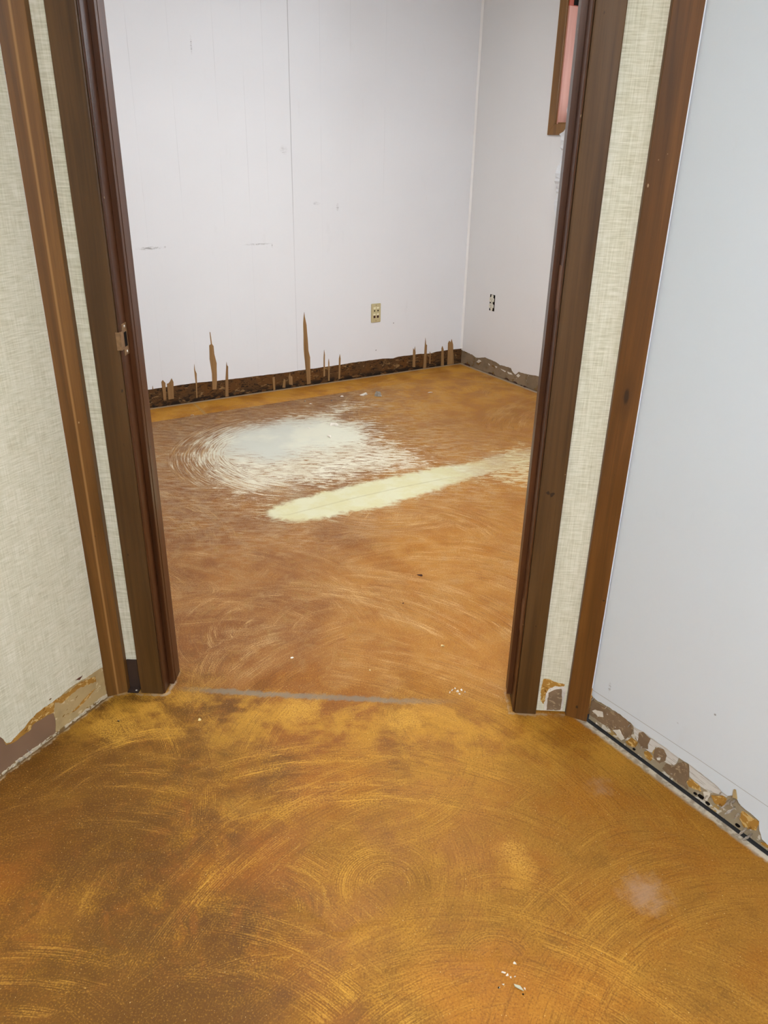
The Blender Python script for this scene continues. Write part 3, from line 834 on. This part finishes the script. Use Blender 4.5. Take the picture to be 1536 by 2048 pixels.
# hall wall to the left, woven wallcovering torn off along its foot
HL_EDGE = [(3.3, .10), (.6, .10), (0.42, 0.102), (0.3176, 0.105), (0.3112, 0.0924), (0.3056, 0.0751), (0.2948, 0.0706), (0.2766, 0.0772), (0.2534, 0.083), (0.2421, 0.0901), (0.2152, 0.0991), (0.192, 0.1006), (0.1665, 0.0982), (0.1502, 0.1001), (0.12, 0.1031), (0.0811, 0.1035), (0.0389, 0.0998), (0.0037, 0.0987), (0, .0965)]
wall_hl = quads_wall('wall_hall_left', HL0, A_HL, -4.40, 0.0, [(-x, z) for x, z in ragged([(4.40, .10)] + HL_EDGE[1:], .008, .0016, rng)], [M_FABRIC, M_BROWNWALL],
    'hall wall in cream woven wallcovering torn away at its foot', gap=.003, skin=.0022)
patch('ochre_glue_edge', [(0.3176, 0.108), (0.3056, 0.078), (0.2948, 0.0736), (0.2766, 0.080), (0.2534, 0.086), (0.2152, 0.101), (0.1665, 0.10), (0.15, .0995), (0.1605, 0.0887), (0.1684, 0.0663), (0.1874, 0.0722), (0.208, 0.0727), (0.2306, 0.0737), (0.2378, 0.0653), (0.2575, 0.0639), (0.2891, 0.0635), (0.3063, 0.0698), (.311, .09)],
      M_OCHRE, wall_hl, .0012, .0026, .006, .0014, True)
patch('tan_backing_paper', [(0.1665, 0.100), (0.12, .1031), (.0811, .1035), (.0389, .0998), (0.0, 0.098), (0.0, 0.0069), (0.0413, 0.0056), (0.1728, 0.0069), (0.1664, 0.0439), (0.1684, 0.0663), (0.1605, 0.0887)],
      M_TANPAPER, wall_hl, .0014, .0026, .008, .001, True)
patch('ochre_glue_smear', [(0.1595, 0.0933), (0.1408, 0.0955), (0.0771, 0.0983), (0.0412, 0.0906), (0.0272, 0.0858), (0.0273, 0.0672), (0.0764, 0.084), (0.1073, 0.0835), (0.1389, 0.076)],
      M_OCHRE, wall_hl, .0009, .0026, .006, .002, True)
patch('glue_streak', [(.033, .05), (.06, .046), (.10, .034), (.13, .03), (.10, .028), (.06, .036)], M_OCHRE, wall_hl, .0008, .0026, .008, .0014, True)
patch('wall_tear', [(0.0902, 0.1149), (0.0662, 0.1151), (0.0705, 0.1115), (0.0775, 0.1078)], plain('dark_brown_tear', srgb(92, 50, 34), .8), wall_hl, -.0006, .003, .006, .001, True)
patch('wall_nick', [(0.175, 0.111), (0.17, 0.1135), (.166, .111), (.171, .109)], plain('brown_nick', srgb(120, 92, 50), .8), wall_hl, -.0006, .003, .006, .0006, True)
for x, z, s, tn, sd in ((.256, .012, .018, 3.6, 21), (.27, .006, .014, 2.6, 22), (.285, .005, .014, 2.2, 23)):
    curl(wall_hl, -x, z, s, tn, M_WHITEPAPER, .001, sd, sx=-1)
bm = bmesh.new()
wall_prism(bm, ragged([(-.34, .003), (-.29, .009), (-.24, .008), (-.17, .006), (-.09, .0065), (-.02, .011), (-.001, .009), (-.001, .001), (-.34, .001)], .005, .0022, rng, True), -.0015, .002)
link('plaster_crust', bm, bandmat('dirty_plaster', srgb(196, 184, 160), [(srgb(120, 96, 60), 60, .55), (srgb(222, 214, 198), 90, .58)]), wall_hl)

# ------------------------------------------------------------------ doorway wall: strips of wallcovering beside the frame, wall over it
def door_wall(name, lab, x0, x1, y0, y1, z0, z1, lower=None):
    bm = bmesh.new()
    box(bm, x0, x1, y0 + .0022, y1, z0, z1, 1)
    wall_prism(bm, [(x1, z1), (x0, z1)] + (lower or [(x0, z0), (x1, z0)]), y0, y0 + .0022, 0)
    return tag(place(link(name, bm, [M_FABRIC, M_BROWNWALL, ]), O, A_D), lab, 'wall', None, 'structure')


JB = .115
door_wall('wall_door_left', 'narrow strip of cream wallcovering left of the door casing', -.138, -.022, .0225, JB - .004, 0, CEIL)
wdr = door_wall('wall_door_right', 'narrow strip of cream wallcovering right of the door casing', OPEN_W + .022, 1.14, .004, JB - .004, .002, CEIL)
patch('bare_brown_patch', [(1.0404, 0.0626), (1.0547, 0.0731), (1.0736, 0.0774), (1.0786, 0.0453), (1.0778, 0.0075), (1.0414, 0.0053), (1.0406, 0.0365)], M_BROWNPAPER, wdr, .0022, .005, .006, .0015)
patch('white_torn_rim', [(1.034, .005), (1.034, .058), (1.040, .075), (1.054, .083), (1.076, .086), (1.086, .078), (1.084, .045), (1.0836, .004)], M_WHITEPAPER, wdr, .0028, .006, .005, .0015)
patch('ochre_glue_smear', [(1.0227, 0.1065), (1.0355, 0.1072), (1.0624, 0.096), (1.0811, 0.0907), (1.0771, 0.0829), (1.056, 0.0855), (1.040, 0.0724), (1.0316, 0.0229), (1.0225, 0.0355), (1.0197, 0.0743)], M_OCHRE, wdr, .0034, .006, .005, .002)
bm = bmesh.new()
box(bm, -.14, 1.14, .0225, JB - .004, 2.075, CEIL, 0)
tag(place(link('wall_door_top', bm, [M_FABRIC]), O, A_D), 'wall over the doorway in cream wallcovering', 'wall', None, 'structure')
# room faces of the wall that holds the doorway
def seg_wall(name, lab, pts, mat, z1=CEIL):
    bm = bmesh.new(); plan_prism(bm, pts, 0, z1)
    return tag(link(name, bm, mat), lab, 'wall', None, 'structure')


u, n = rot2(A_D)
P2 = lambda s, d: tuple(O + u * s + n * d)
tb, nb = rot2(A_B); tr, nr = rot2(A_R)
back_left = CORNER + tb * -3.6


def hit(p, d, q, e):
    den = d.x * e.y - d.y * e.x
    w = q - p
    return p + d * ((w.x * e.y - w.y * e.x) / den)


L1 = hit(Vector(P2(0, JB)), u, back_left, tr)
R1 = hit(Vector(P2(0, JB)), u, CORNER, tr)
sl = (L1 - Vector(P2(0, JB))).dot(u); sr = (R1 - Vector(P2(0, JB))).dot(u)
seg_wall('wall_front_left', 'white room wall left of the doorway', [P2(sl, JB), P2(-.022, JB), P2(-.022, JB - .003), P2(sl, JB - .003)], M_PAINT_R)
seg_wall('wall_front_right', 'white room wall right of the doorway', [P2(OPEN_W + .022, JB), P2(sr, JB), P2(sr, JB - .003), P2(OPEN_W + .022, JB - .003)], M_PAINT_R)
bm = bmesh.new(); box(bm, -.022, OPEN_W + .022, JB - .003, JB, 2.075, CEIL)
tag(place(link('wall_front_top', bm, M_PAINT_R), O, A_D), 'white room wall over the doorway', 'wall', None, 'structure')
wl = -tb * .05
seg_wall('wall_room_left', 'white left wall of the room', [tuple(back_left), tuple(L1), tuple(L1 + wl), tuple(back_left + wl)], M_PAINT_R)
# wall behind the photographer
hre = HR0 + rot2(A_HR)[0] * 4.68; hle = HL0 - rot2(A_HL)[0] * 4.38
seg_wall('wall_hall_back', 'white hall wall facing the doorway', [(hle.x, hle.y), (hre.x, hre.y), (hre.x, hre.y - .05), (hle.x, hle.y - .05)], M_PAINT_H)
# ceilings
bm = bmesh.new()
plan_prism(bm, [(-3.5, -2.5), (3.5, -2.5), (3.5, 1.75), (-3.5, 1.75)], CEIL, CEIL + .03)
plan_prism(bm, [(-3.5, 1.75), (3.5, 1.75), (3.5, 7), (-3.5, 7)], CEIL, CEIL + .03)
tag(link('ceiling', bm, M_CEIL), 'white ceiling over the room and hall', 'ceiling', None, 'structure')

# ------------------------------------------------------------------ the door frame
door = tag(empty('door_1', O, A_D), 'dark brown wooden door frame with no door hung in it', 'door frame', None, 'structure')
TOPZ = 2.04
bm = bmesh.new()
plan_prism(bm, [(-.0665, .0215), (-.0665, .0015), (-.065, .0), (-.0075, .0), (-.0055, .0008), (-.0048, .003), (-.0048, .0215)], .0, TOPZ + .065)
link('casing', bm, M_CASE, door)
bm = bmesh.new()
plan_prism(bm, [(OPEN_W + .0045, .003), (OPEN_W + .0045, -.006), (OPEN_W + .0055, -.0085), (OPEN_W + .0085, -.0095), (1.0095, -.0105), (1.0115, -.009), (1.0115, .003)], .0, TOPZ + .065)
link('casing', bm, M_CASE, door)
bm = bmesh.new(); box(bm, -.0048, OPEN_W + .0045, -.004, .0215, TOPZ, TOPZ + .065, 0, .0015)
link('casing', bm, M_CASE, door)


def arc(cx, cy, r, a0, a1, k=5):
    return [(cx + r * math.cos(a0 + (a1 - a0) * i / k), cy + r * math.sin(a0 + (a1 - a0) * i / k)) for i in range(k + 1)]


# jambs: a rounded front edge, a rebate for the door, then the stop
bm = bmesh.new()
plan_prism(bm, [(-.021, .022), (-.0046, .022)] + [(-.0046, .004)] + arc(-.006, .008, .006, -1.2, 0) + [(0, JB), (-.021, JB)], 0, TOPZ)
jl = link('jamb', bm, M_STOP, door)
bm = bmesh.new()
plan_prism(bm, [(OPEN_W + .021, .004), (OPEN_W + .021, JB), (OPEN_W, JB)] + [(OPEN_W, .002)] + arc(OPEN_W + .005, -.001, .005, math.pi, math.pi + 1.2) + [(OPEN_W + .0044, .004)], 0, TOPZ)
jr = link('jamb', bm, M_STOP, door)
bm = bmesh.new(); box(bm, -.021, OPEN_W + .021, .022, JB, TOPZ + .0005, TOPZ + .021)
link('jamb', bm, M_STOP, door)
bm = bmesh.new(); box(bm, .0, .0125, .0445, .101, .0, TOPZ, 0, .001); box(bm, .0122, .0135, .060, .064, .0, TOPZ)
link('stop', bm, M_STOP, door)
bm = bmesh.new()
wp = [(.0445, TOPZ), (.078, TOPZ), (.078, .03), (.070, .018), (.060, .026), (.052, .014), (.0445, .022)]
b2 = bmesh.new(); wall_prism(b2, wp, OPEN_W - .0125, OPEN_W)
for v in b2.verts: v.co = Vector((v.co.y, v.co.x, v.co.z))
merge(bm, b2); link('stop', bm, M_STOP, door)
bm = bmesh.new(); box(bm, .0125, OPEN_W - .0125, .0445, .085, TOPZ - .0125, TOPZ, 0, .001)
link('stop', bm, M_STOP, door)
# strike plate on the left jamb
bm = bmesh.new()
box(bm, .0, .0016, .012, .040, .936, 1.006, 0, .0004)
box(bm, -.0015, .0016, -.002, .013, .951, .991, 0, .0005)
box(bm, -.0095, .0006, -.0026, -.0008, .951, .991, 0, .0005)
sp = link('strike_plate', bm, M_STRIKE, door); sp['label'] = 'tarnished brass strike plate'
bm = bmesh.new(); box(bm, .0014, .0019, .018, .034, .955, .987)
link('bolt_hole', bm, M_DARK, sp)
for z in (.943, .999):
    bm = bmesh.new(); bmesh.ops.create_uvsphere(bm, u_segments=10, v_segments=6, radius=.0032)
    bmesh.ops.transform(bm, matrix=Matrix.Translation((.0016, .027, z)) @ Matrix.Diagonal((.4, 1, 1, 1)), verts=bm.verts)
    link('screw', bm, M_STEEL, sp, True)
# bare recesses where the hinges sat in the right jamb
for z in (1.065, .245):
    bm = bmesh.new(); box(bm, OPEN_W - .0007, OPEN_W + .004, .0015, .035, z, z + .091, 0, .0003)
    h = link('hinge_recess', bm, M_HINGE, door); h['label'] = 'bare lighter wood where a hinge was'

# ------------------------------------------------------------------ corner boards beside the doorway
bm = bmesh.new()
plan_prism(bm, [(-.1515, -.0226), (-.151, -.0235), (-.105, .0023), (-.104, .0035), (-.104, .0215), (-.1305, .0215)], 0, CEIL)
tag(place(link('trim_1', bm, M_TRIM1), O, A_D), 'brown wooden corner board between left wallcovering and dark door casing', 'trim', None, 'structure')
bm = bmesh.new()
plan_prism(bm, [(1.0909, .0035), (1.0909, -.0095), (1.0919, -.0107), (1.142, -.0312), (1.1429, -.0308), (1.128, .0035)], 0, CEIL)
tag(place(link('trim_2', bm, M_TRIM2), O, A_D), 'brown wooden corner board against the pale blue hall wall', 'trim', None, 'structure')

# bronze angle bracket on the floor in the left strip
br = tag(empty('angle_bracket', P2(-.0885, .0105), A_D), 'small dark bronze metal angle bracket screwed to floor beside left casing', 'bracket')
bm = bmesh.new()
box(bm, -.0145, .0145, .0075, .0115, .001, .0955, 0, .0008)
link('upright_plate', bm, M_BRONZE, br)
bm = bmesh.new(); box(bm, -.0145, .016, -.0145, .0075, .001, .0045, 0, .0008)
link('foot_plate', bm, M_BRONZE, br)
bm = bmesh.new(); bmesh.ops.create_uvsphere(bm, u_segments=12, v_segments=8, radius=.0028)
bmesh.ops.transform(bm, matrix=Matrix.Translation((.008, -.006, .0047)) @ Matrix.Diagonal((1, 1, .5, 1)), verts=bm.verts)
s = link('screw_head', bm, M_STEEL, br, True); s['label'] = 'bright steel screw head'

# ------------------------------------------------------------------ the window
win = tag(empty('window_1', CORNER, A_R), 'wood trimmed window with pinkish jamb, half hidden by the doorway', 'window', None, 'structure')
x0, x1, z0, z1 = WIN
cw = .050
def mitred(bm, pts): wall_prism(bm, pts, -.014, -.0002)
for pts in ([(x0 - cw, z0 - cw), (x0 + .004, z0 + .004), (x0 + .004, z1 - .004), (x0 - cw, z1 + cw)],
            [(x0 - cw, z0 - cw), (x1 + cw, z0 - cw), (x1 - .004, z0 + .004), (x0 + .004, z0 + .004)],
            [(x1 + cw, z0 - cw), (x1 + cw, z1 + cw), (x1 - .004, z1 - .004), (x1 - .004, z0 + .004)],
            [(x0 - cw, z1 + cw), (x0 + .004, z1 - .004), (x1 - .004, z1 - .004), (x1 + cw, z1 + cw)]):
    bm = bmesh.new(); mitred(bm, pts)
    bmesh.ops.bevel(bm, geom=[e for e in bm.edges], offset=.0012, segments=1, affect='EDGES')
    link('casing', bm, M_WINWOOD, win)
bm = bmesh.new(); box(bm, x0, x0 + .012, .0, .20, z0, 2.038, 0, .001)
link('jamb', bm, M_PINK, win)
bm = bmesh.new(); box(bm, x0, x0 + .010, .0, .20, 2.0385, z1)
j2 = link('jamb', bm, M_REDW, win); j2['label'] = 'redder upper length of jamb'
bm = bmesh.new(); box(bm, x0 + .0098, x0 + .0115, .028, .09, 2.042, 2.10)
link('latch_pocket', bm, M_DARK, win)
bm = bmesh.new(); box(bm, x1 - .012, x1, .0, .20, z0, z1, 0, .001); link('jamb', bm, M_PINK, win)
bm = bmesh.new(); box(bm, x0 + .012, x1 - .012, .0, .20, z0, z0 + .012, 0, .001); link('sill', bm, M_WINWOOD, win)
bm = bmesh.new(); box(bm, x0 + .012, x1 - .012, .0, .20, z1 - .012, z1, 0, .001); link('head', bm, M_PINK, win)
bm = bmesh.new()
a0, a1, b0, b1 = x0 + .012, x1 - .012, z0 + .012, z1 - .012
for q in ((a0, a0 + .04, b0, b1), (a1 - .04, a1, b0, b1), (a0 + .04, a1 - .04, b0, b0 + .045), (a0 + .04, a1 - .04, b1 - .04, b1)):
    box(bm, q[0], q[1], .14, .175, q[2], q[3])
link('sash', bm, M_WINWOOD, win)
t = NT('clear_glass')
tr_ = t.n('ShaderNodeBsdfTransparent'); gl_ = t.n('ShaderNodeBsdfGlossy'); gl_.inputs['Roughness'].default_value = .02
fr_ = t.n('ShaderNodeFresnel'); mx_ = t.n('ShaderNodeMixShader')
t.t.links.new(fr_.outputs[0], mx_.inputs[0]); t.t.links.new(tr_.outputs[0], mx_.inputs[1]); t.t.links.new(gl_.outputs[0], mx_.inputs[2])
t.t.links.new(mx_.outputs[0], t.t.nodes['Material Output'].inputs['Surface'])
bm = bmesh.new(); box(bm, a0 + .04, a1 - .04, .156, .160, b0 + .045, b1 - .04)
link('pane', bm, t.mat, win)

# crinkled white plastic sheet hanging over the window side, seen past the doorway
t = NT('crinkled_white_plastic')
pn = t.noise(t.scaled(t.obj, (30, 30, 16)), 1.0, 4, .6, .6)
t.bump(pn, .8, .01)
t.b.inputs['Transmission Weight'].default_value = 0.0
M_PLASTIC = t.done(t.mix(t.step(pn, .35, .65), (0.90, .92, .94, 1), (.97, .98, .99, 1)), .25, .6)
tl_ = t.n('ShaderNodeBsdfTranslucent'); tl_.inputs[0].default_value = (.95, .97, 1, 1)
mx_ = t.n('ShaderNodeMixShader'); mx_.inputs[0].default_value = .35
t.t.links.new(t.b.outputs[0], mx_.inputs[1]); t.t.links.new(tl_.outputs[0], mx_.inputs[2])
t.t.links.new(mx_.outputs[0], t.t.nodes['Material Output'].inputs['Surface'])
EDGE = [(1.76, .8777), (1.6804, .8777), (1.5892, .8678), (1.5195, .85), (1.465, .8366), (1.441, .8254), (1.4122, .8416), (1.3392, .8385), (1.2151, .8357), (1.1646, .8361), (1.0634, .8567), (0.934, .8699), (.75, .90)]
ez = np.array([e[0] for e in EDGE])[::-1]; ex = np.array([e[1] for e in EDGE])[::-1]
bm = bmesh.new(); g = []
pr = random.Random(3)
for z in np.linspace(1.76, .75, 80):
    row = []
    xl = float(np.interp(z, ez, ex))
    for i in range(16):
        tt = i / 15
        x = xl + tt * .55 + (pr.uniform(-.003, .003) if i else pr.uniform(-.0025, .0025))
        y = -.06 + .012 * math.sin(x * 60 + z * 9) + .010 * math.sin(z * 38 + x * 17) + pr.uniform(-.006, .006)
        row.append(bm.verts.new((x, y, z)))
    g.append(row)
for a, b in zip(g[:-1], g[1:]):
    for i in range(15): bm.faces.new((a[i], a[i + 1], b[i + 1], b[i]))
bmesh.ops.solidify(bm, geom=list(bm.faces), thickness=.0008)
ps = place(link('plastic_sheet', bm, M_PLASTIC), CORNER, A_R)
tag(ps, 'crinkled white plastic sheet hanging below the window beside right door jamb', 'plastic sheet')

# ------------------------------------------------------------------ data plate on the back wall
nbv = rot2(A_B)[1]
dp = tag(empty('data_outlet', CORNER + rot2(A_B)[0] * -.6985, A_B, .407), 'ivory wall plate with two round and two square jacks', 'wall outlet')
bm = bmesh.new(); box(bm, -.035, .035, -.0065, -.0002, -.0585, .0585, 0, .0025)
link('plate', bm, M_IVORY, dp)
for x in (-.0125, .0125):
    bm = bmesh.new(); box(bm, x - .0085, x + .0085, -.0078, -.0062, .026, .037, 0, .0004); link('label_tab', bm, M_PALE, dp)
    bm = bmesh.new(); box(bm, x - .0085, x + .0085, -.0078, -.0062, -.014, -.003, 0, .0004); link('label_tab', bm, M_PALE, dp)
    bm = bmesh.new()
    ring = arc(0, 0, .0075, 0, 2 * math.pi, 16)[:-1]
    wall_prism(bm, [(x + a, .0145 + b) for a, b in ring], -.0085, -.006)
    rj = link('round_jack', bm, M_IVORY, dp)
    bm = bmesh.new(); wall_prism(bm, [(x + a * .62, .0145 + b * .62) for a, b in ring], -.0089, -.008)
    link('jack_hole', bm, M_DARK, rj)
    bm = bmesh.new(); box(bm, x - .0085, x + .0085, -.0078, -.0062, -.032, -.014, 0, .0004)
    sj = link('square_jack', bm, M_IVORY, dp)
    bm = bmesh.new(); box(bm, x - .0068, x + .0068, -.0083, -.0072, -.0305, -.0155)
    link('jack_socket', bm, M_SOCKET, sj)
for z in (.048, -.048):
    bm = bmesh.new(); bmesh.ops.create_uvsphere(bm, u_segments=10, v_segments=6, radius=.003)
    bmesh.ops.transform(bm, matrix=Matrix.Translation((0, -.0065, z)) @ Matrix.Diagonal((1, .4, 1, 1)), verts=bm.verts)
    link('screw', bm, M_STRIKE, dp, True)

# ------------------------------------------------------------------ bare duplex socket on the right wall
so = tag(empty('power_socket', CORNER + rot2(A_R)[0] * .2925, A_R, .4625), 'uncovered white duplex power socket in a dark wall opening', 'wall outlet')
bm = bmesh.new(); box(bm, -.025, .025, -.0008, .0038, -.051, .051)
link('box_opening', bm, M_DARK, so)
bm = bmesh.new()
wall_prism(bm, [(-.007, .050), (.007, .050), (.011, .040), (.007, .034), (.007, -.034), (.011, -.040), (.007, -.050), (-.007, -.050), (-.011, -.040), (-.007, -.034), (-.007, .034), (-.011, .040)], -.004, -.001)
link('yoke', bm, M_RECEP, so)
for zc in (.0195, -.0195):
    bm = bmesh.new()
    pts = [(-.021, zc - .009), (-.021, zc + .009)] + [(.021 * math.cos(a), zc + .0175 * math.sin(a)) for a in (2.4, 2.0, 1.57, 1.14, .74)] + [(.021, zc + .009), (.021, zc - .009)] + [(.021 * math.cos(a), zc + .0175 * math.sin(a)) for a in (-.74, -1.14, -1.57, -2.0, -2.4)]
    wall_prism(bm, pts[::-1], -.0085, -.003)
    f = link('socket_face', bm, M_RECEP, so)
    bm = bmesh.new(); box(bm, -.0075, -.0052, -.009, -.0083, zc - .001, zc + .008); box(bm, .0048, .0068, -.009, -.0083, zc, zc + .007)
    wall_prism(bm, [(.0028 * math.cos(a), zc - .0075 + .0028 * math.sin(a)) for a in [i * math.pi / 4 for i in range(8)]], -.009, -.0083)
    link('slots', bm, M_DARK, f)

# ------------------------------------------------------------------ ceiling lamps (out of frame, they light the place)
def troffer(name, x, y, ang, w, l, power, col, lab):
    e = tag(empty(name, (x, y), ang, CEIL), lab, 'ceiling light')
    bm = bmesh.new()
    for q in ((-w / 2 - .03, -w / 2, -l / 2 - .03, l / 2 + .03), (w / 2, w / 2 + .03, -l / 2 - .03, l / 2 + .03), (-w / 2, w / 2, -l / 2 - .03, -l / 2), (-w / 2, w / 2, l / 2, l / 2 + .03)):
        box(bm, q[0], q[1], q[2], q[3], -.03, -.0005)
    link('unseen_lamp_frame', bm, M_CEIL, e)
    t = NT(name + '_glow'); t.b.inputs['Emission Color'].default_value = col; t.b.inputs['Emission Strength'].default_value = power
    bm = bmesh.new(); box(bm, -w / 2, w / 2, -l / 2, l / 2, -.022, -.012)
    link('diffuser', bm, t.done((.8, .8, .8, 1), .5), e)


troffer('unseen_ceiling_light', .25, 2.7, A_B, 1.2, 1.2, ROOM_LAMP, (1, .99, .98, 1), 'unseen recessed lamp panel in the room ceiling')
troffer('unseen_ceiling_light', .1, -.6, A_D, 1.2, 1.2, HALL_LAMP, (.97, .99, 1, 1), 'unseen recessed lamp panel in the hall ceiling')
pd = bpy.data.lights.new('window_portal', 'AREA'); pd.shape = 'RECTANGLE'; pd.size = x1 - x0; pd.size_y = z1 - z0
pd.cycles.is_portal = True
po = bpy.data.objects.new('window_portal', pd); COL.objects.link(po)
cx = CORNER + tr * ((x0 + x1) / 2) + nr * .21
po.location = (cx.x, cx.y, (z0 + z1) / 2)
po.rotation_euler = Vector((-nr.x, -nr.y, 0)).to_track_quat('-Z', 'Y').to_euler()


# ------------------------------------------------------------------ rubble and crumbs on the floor
def chunk(name, x, y, w, d, h, ang, mat, seed, label, cat, group=None, npts=14):
    r = random.Random(seed)
    bm = bmesh.new()
    for i in range(npts):
        a = r.uniform(0, 6.283); q = r.uniform(.65, 1)
        zz = r.choice((0, 0, r.uniform(.5, 1)))
        k = 1 - .35 * zz
        bm.verts.new((math.cos(a) * q * w / 2 * k, math.sin(a) * q * d / 2 * k, zz * h))
    res = bmesh.ops.convex_hull(bm, input=bm.verts)
    bmesh.ops.delete(bm, geom=[v for v in res['geom_interior'] if isinstance(v, bmesh.types.BMVert)], context='VERTS')
    o = place(link(name, bm, mat), (x, y), ang, .0004)
    return tag(o, label, cat, group)


chunk('plaster_flake', -.139, 4.563, .056, .04, .016, .3, M_CHALK, 1, 'larger white plaster flake on floor beside a grey stone, near back wall', 'rubble')
chunk('mortar_lump', -.051, 4.549, .048, .042, .032, 0, M_STONE, 2, 'rounded grey mortar lump on floor near the back wall', 'rubble')
chunk('plaster_flake', -.279, 3.991, .056, .032, .018, .1, M_CHALK, 3, 'flat pale flake lying at the right of the white dust patch', 'rubble')
chunk('plaster_flake', -.292, 3.801, .036, .020, .014, -.2, M_CHALK, 4, 'small curved pale flake on the white dust below the larger flat one', 'rubble')
chunk('plaster_flake', -.267, 4.523, .026, .016, .006, .2, M_CHALK, 5, 'small cream flake left of the larger white flake by back wall', 'rubble')
chunk('mortar_crumb', -.477, 4.408, .014, .012, .007, 0, M_STONE, 6, 'tiny grey crumb at the left end of the crumbs above the dust', 'crumb')
chunk('plaster_crumb', -.438, 4.362, .022, .014, .006, 0, M_CHALK, 7, 'tiny white crumb just above the white dust patch', 'crumb')
chunk('mortar_crumb', -.323, 4.429, .012, .010, .006, 0, M_STONE, 8, 'tiny dark grey crumb between the small flake and white crumb', 'crumb')
chunk('plaster_crumb', -.408, 3.934, .022, .010, .005, .1, M_CHALK, 9, 'tiny pale crumb in the middle of the white dust patch', 'crumb')
chunk('wood_chip', .132, 2.398, .028, .012, .007, -.5, M_BARK, 10, 'dark brown wood chip alone on the brown room floor', 'wood chip')
chunk('wood_crumb', .07, 2.21, .007, .005, .003, .5, M_BARK, 11, 'tiny dark speck on floor below the dark wood chip', 'crumb')
chunk('cream_chip', .187, 1.972, .013, .012, .005, .2, M_CREAMCHIP, 12, 'small cream chip on floor above the grey threshold line, right side', 'chip')
chunk('cream_chip', -.031, 1.843, .008, .006, .003, .2, M_CREAMCHIP, 13, 'tiny cream chip just above the grey threshold line, middle', 'chip')
chunk('plaster_crumb', -.262, 1.895, .013, .008, .003, .2, M_CHALK, 14, 'tiny white crumb above the grey threshold line, left of middle', 'crumb')
chunk('plaster_flake', -1.068, 4.108, .024, .012, .004, .5, M_CHALK, 15, 'small white flake at the edge of golden strip near left jamb', 'rubble')
chunk('plaster_crumb', -.682, 1.604, .008, .007, .004, .5, M_CHALK, 16, 'tiny white crumb on yellow patch by the left hall wall', 'crumb')
chunk('plaster_crumb', -.472, 1.614, .010, .008, .005, .5, M_CREAMCHIP, 17, 'tiny pale crumb on hall floor below the left door casing', 'crumb')
chunk('plaster_flake', .267, 4.646, .04, .014, .003, .5, M_CHALK, 18, 'thin pale flake on golden floor toward the far corner', 'rubble')
chunk('thinset_flake', .262, .912, .024, .010, .005, -.55, M_GRAYGREEN, 19, 'grey green flake among white crumbs on the near hall floor', 'chip')
chunk('plaster_flake', .262, .958, .009, .008, .003, 0, M_CHALK, 20, 'pale crumb set apart above the crumbs on near hall floor', 'crumb')
for i, (dx, dy, s) in enumerate(((-.016, .026, .010), (-.010, .020, .007), (-.004, .016, .006), (-.020, .002, .006), (-.028, -.004, .006), (.018, -.006, .006), (.014, -.015, .005), (.004, .018, .005))):
    chunk('plaster_crumb', .255 + dx, .915 + dy, s, s * .8, .003, i, M_CHALK, 30 + i, 'one of the tiny white crumbs around the grey green flake', 'crumb', 'crumbs around the grey green flake', 9)
for i, (dx, dy, s) in enumerate(((0, 0, .013), (-.014, .004, .009), (.012, .007, .010), (.004, -.012, .007), (-.006, .012, .008), (.020, -.004, .006), (-.022, -.006, .006))):
    chunk('plaster_crumb', .216 + dx, 1.755 + dy, s, s * .8, .005, i, M_CHALK, 50 + i, 'one of the white plaster crumbs beside the right end of grey line', 'crumb', 'crumbs by the right door jamb', 9)
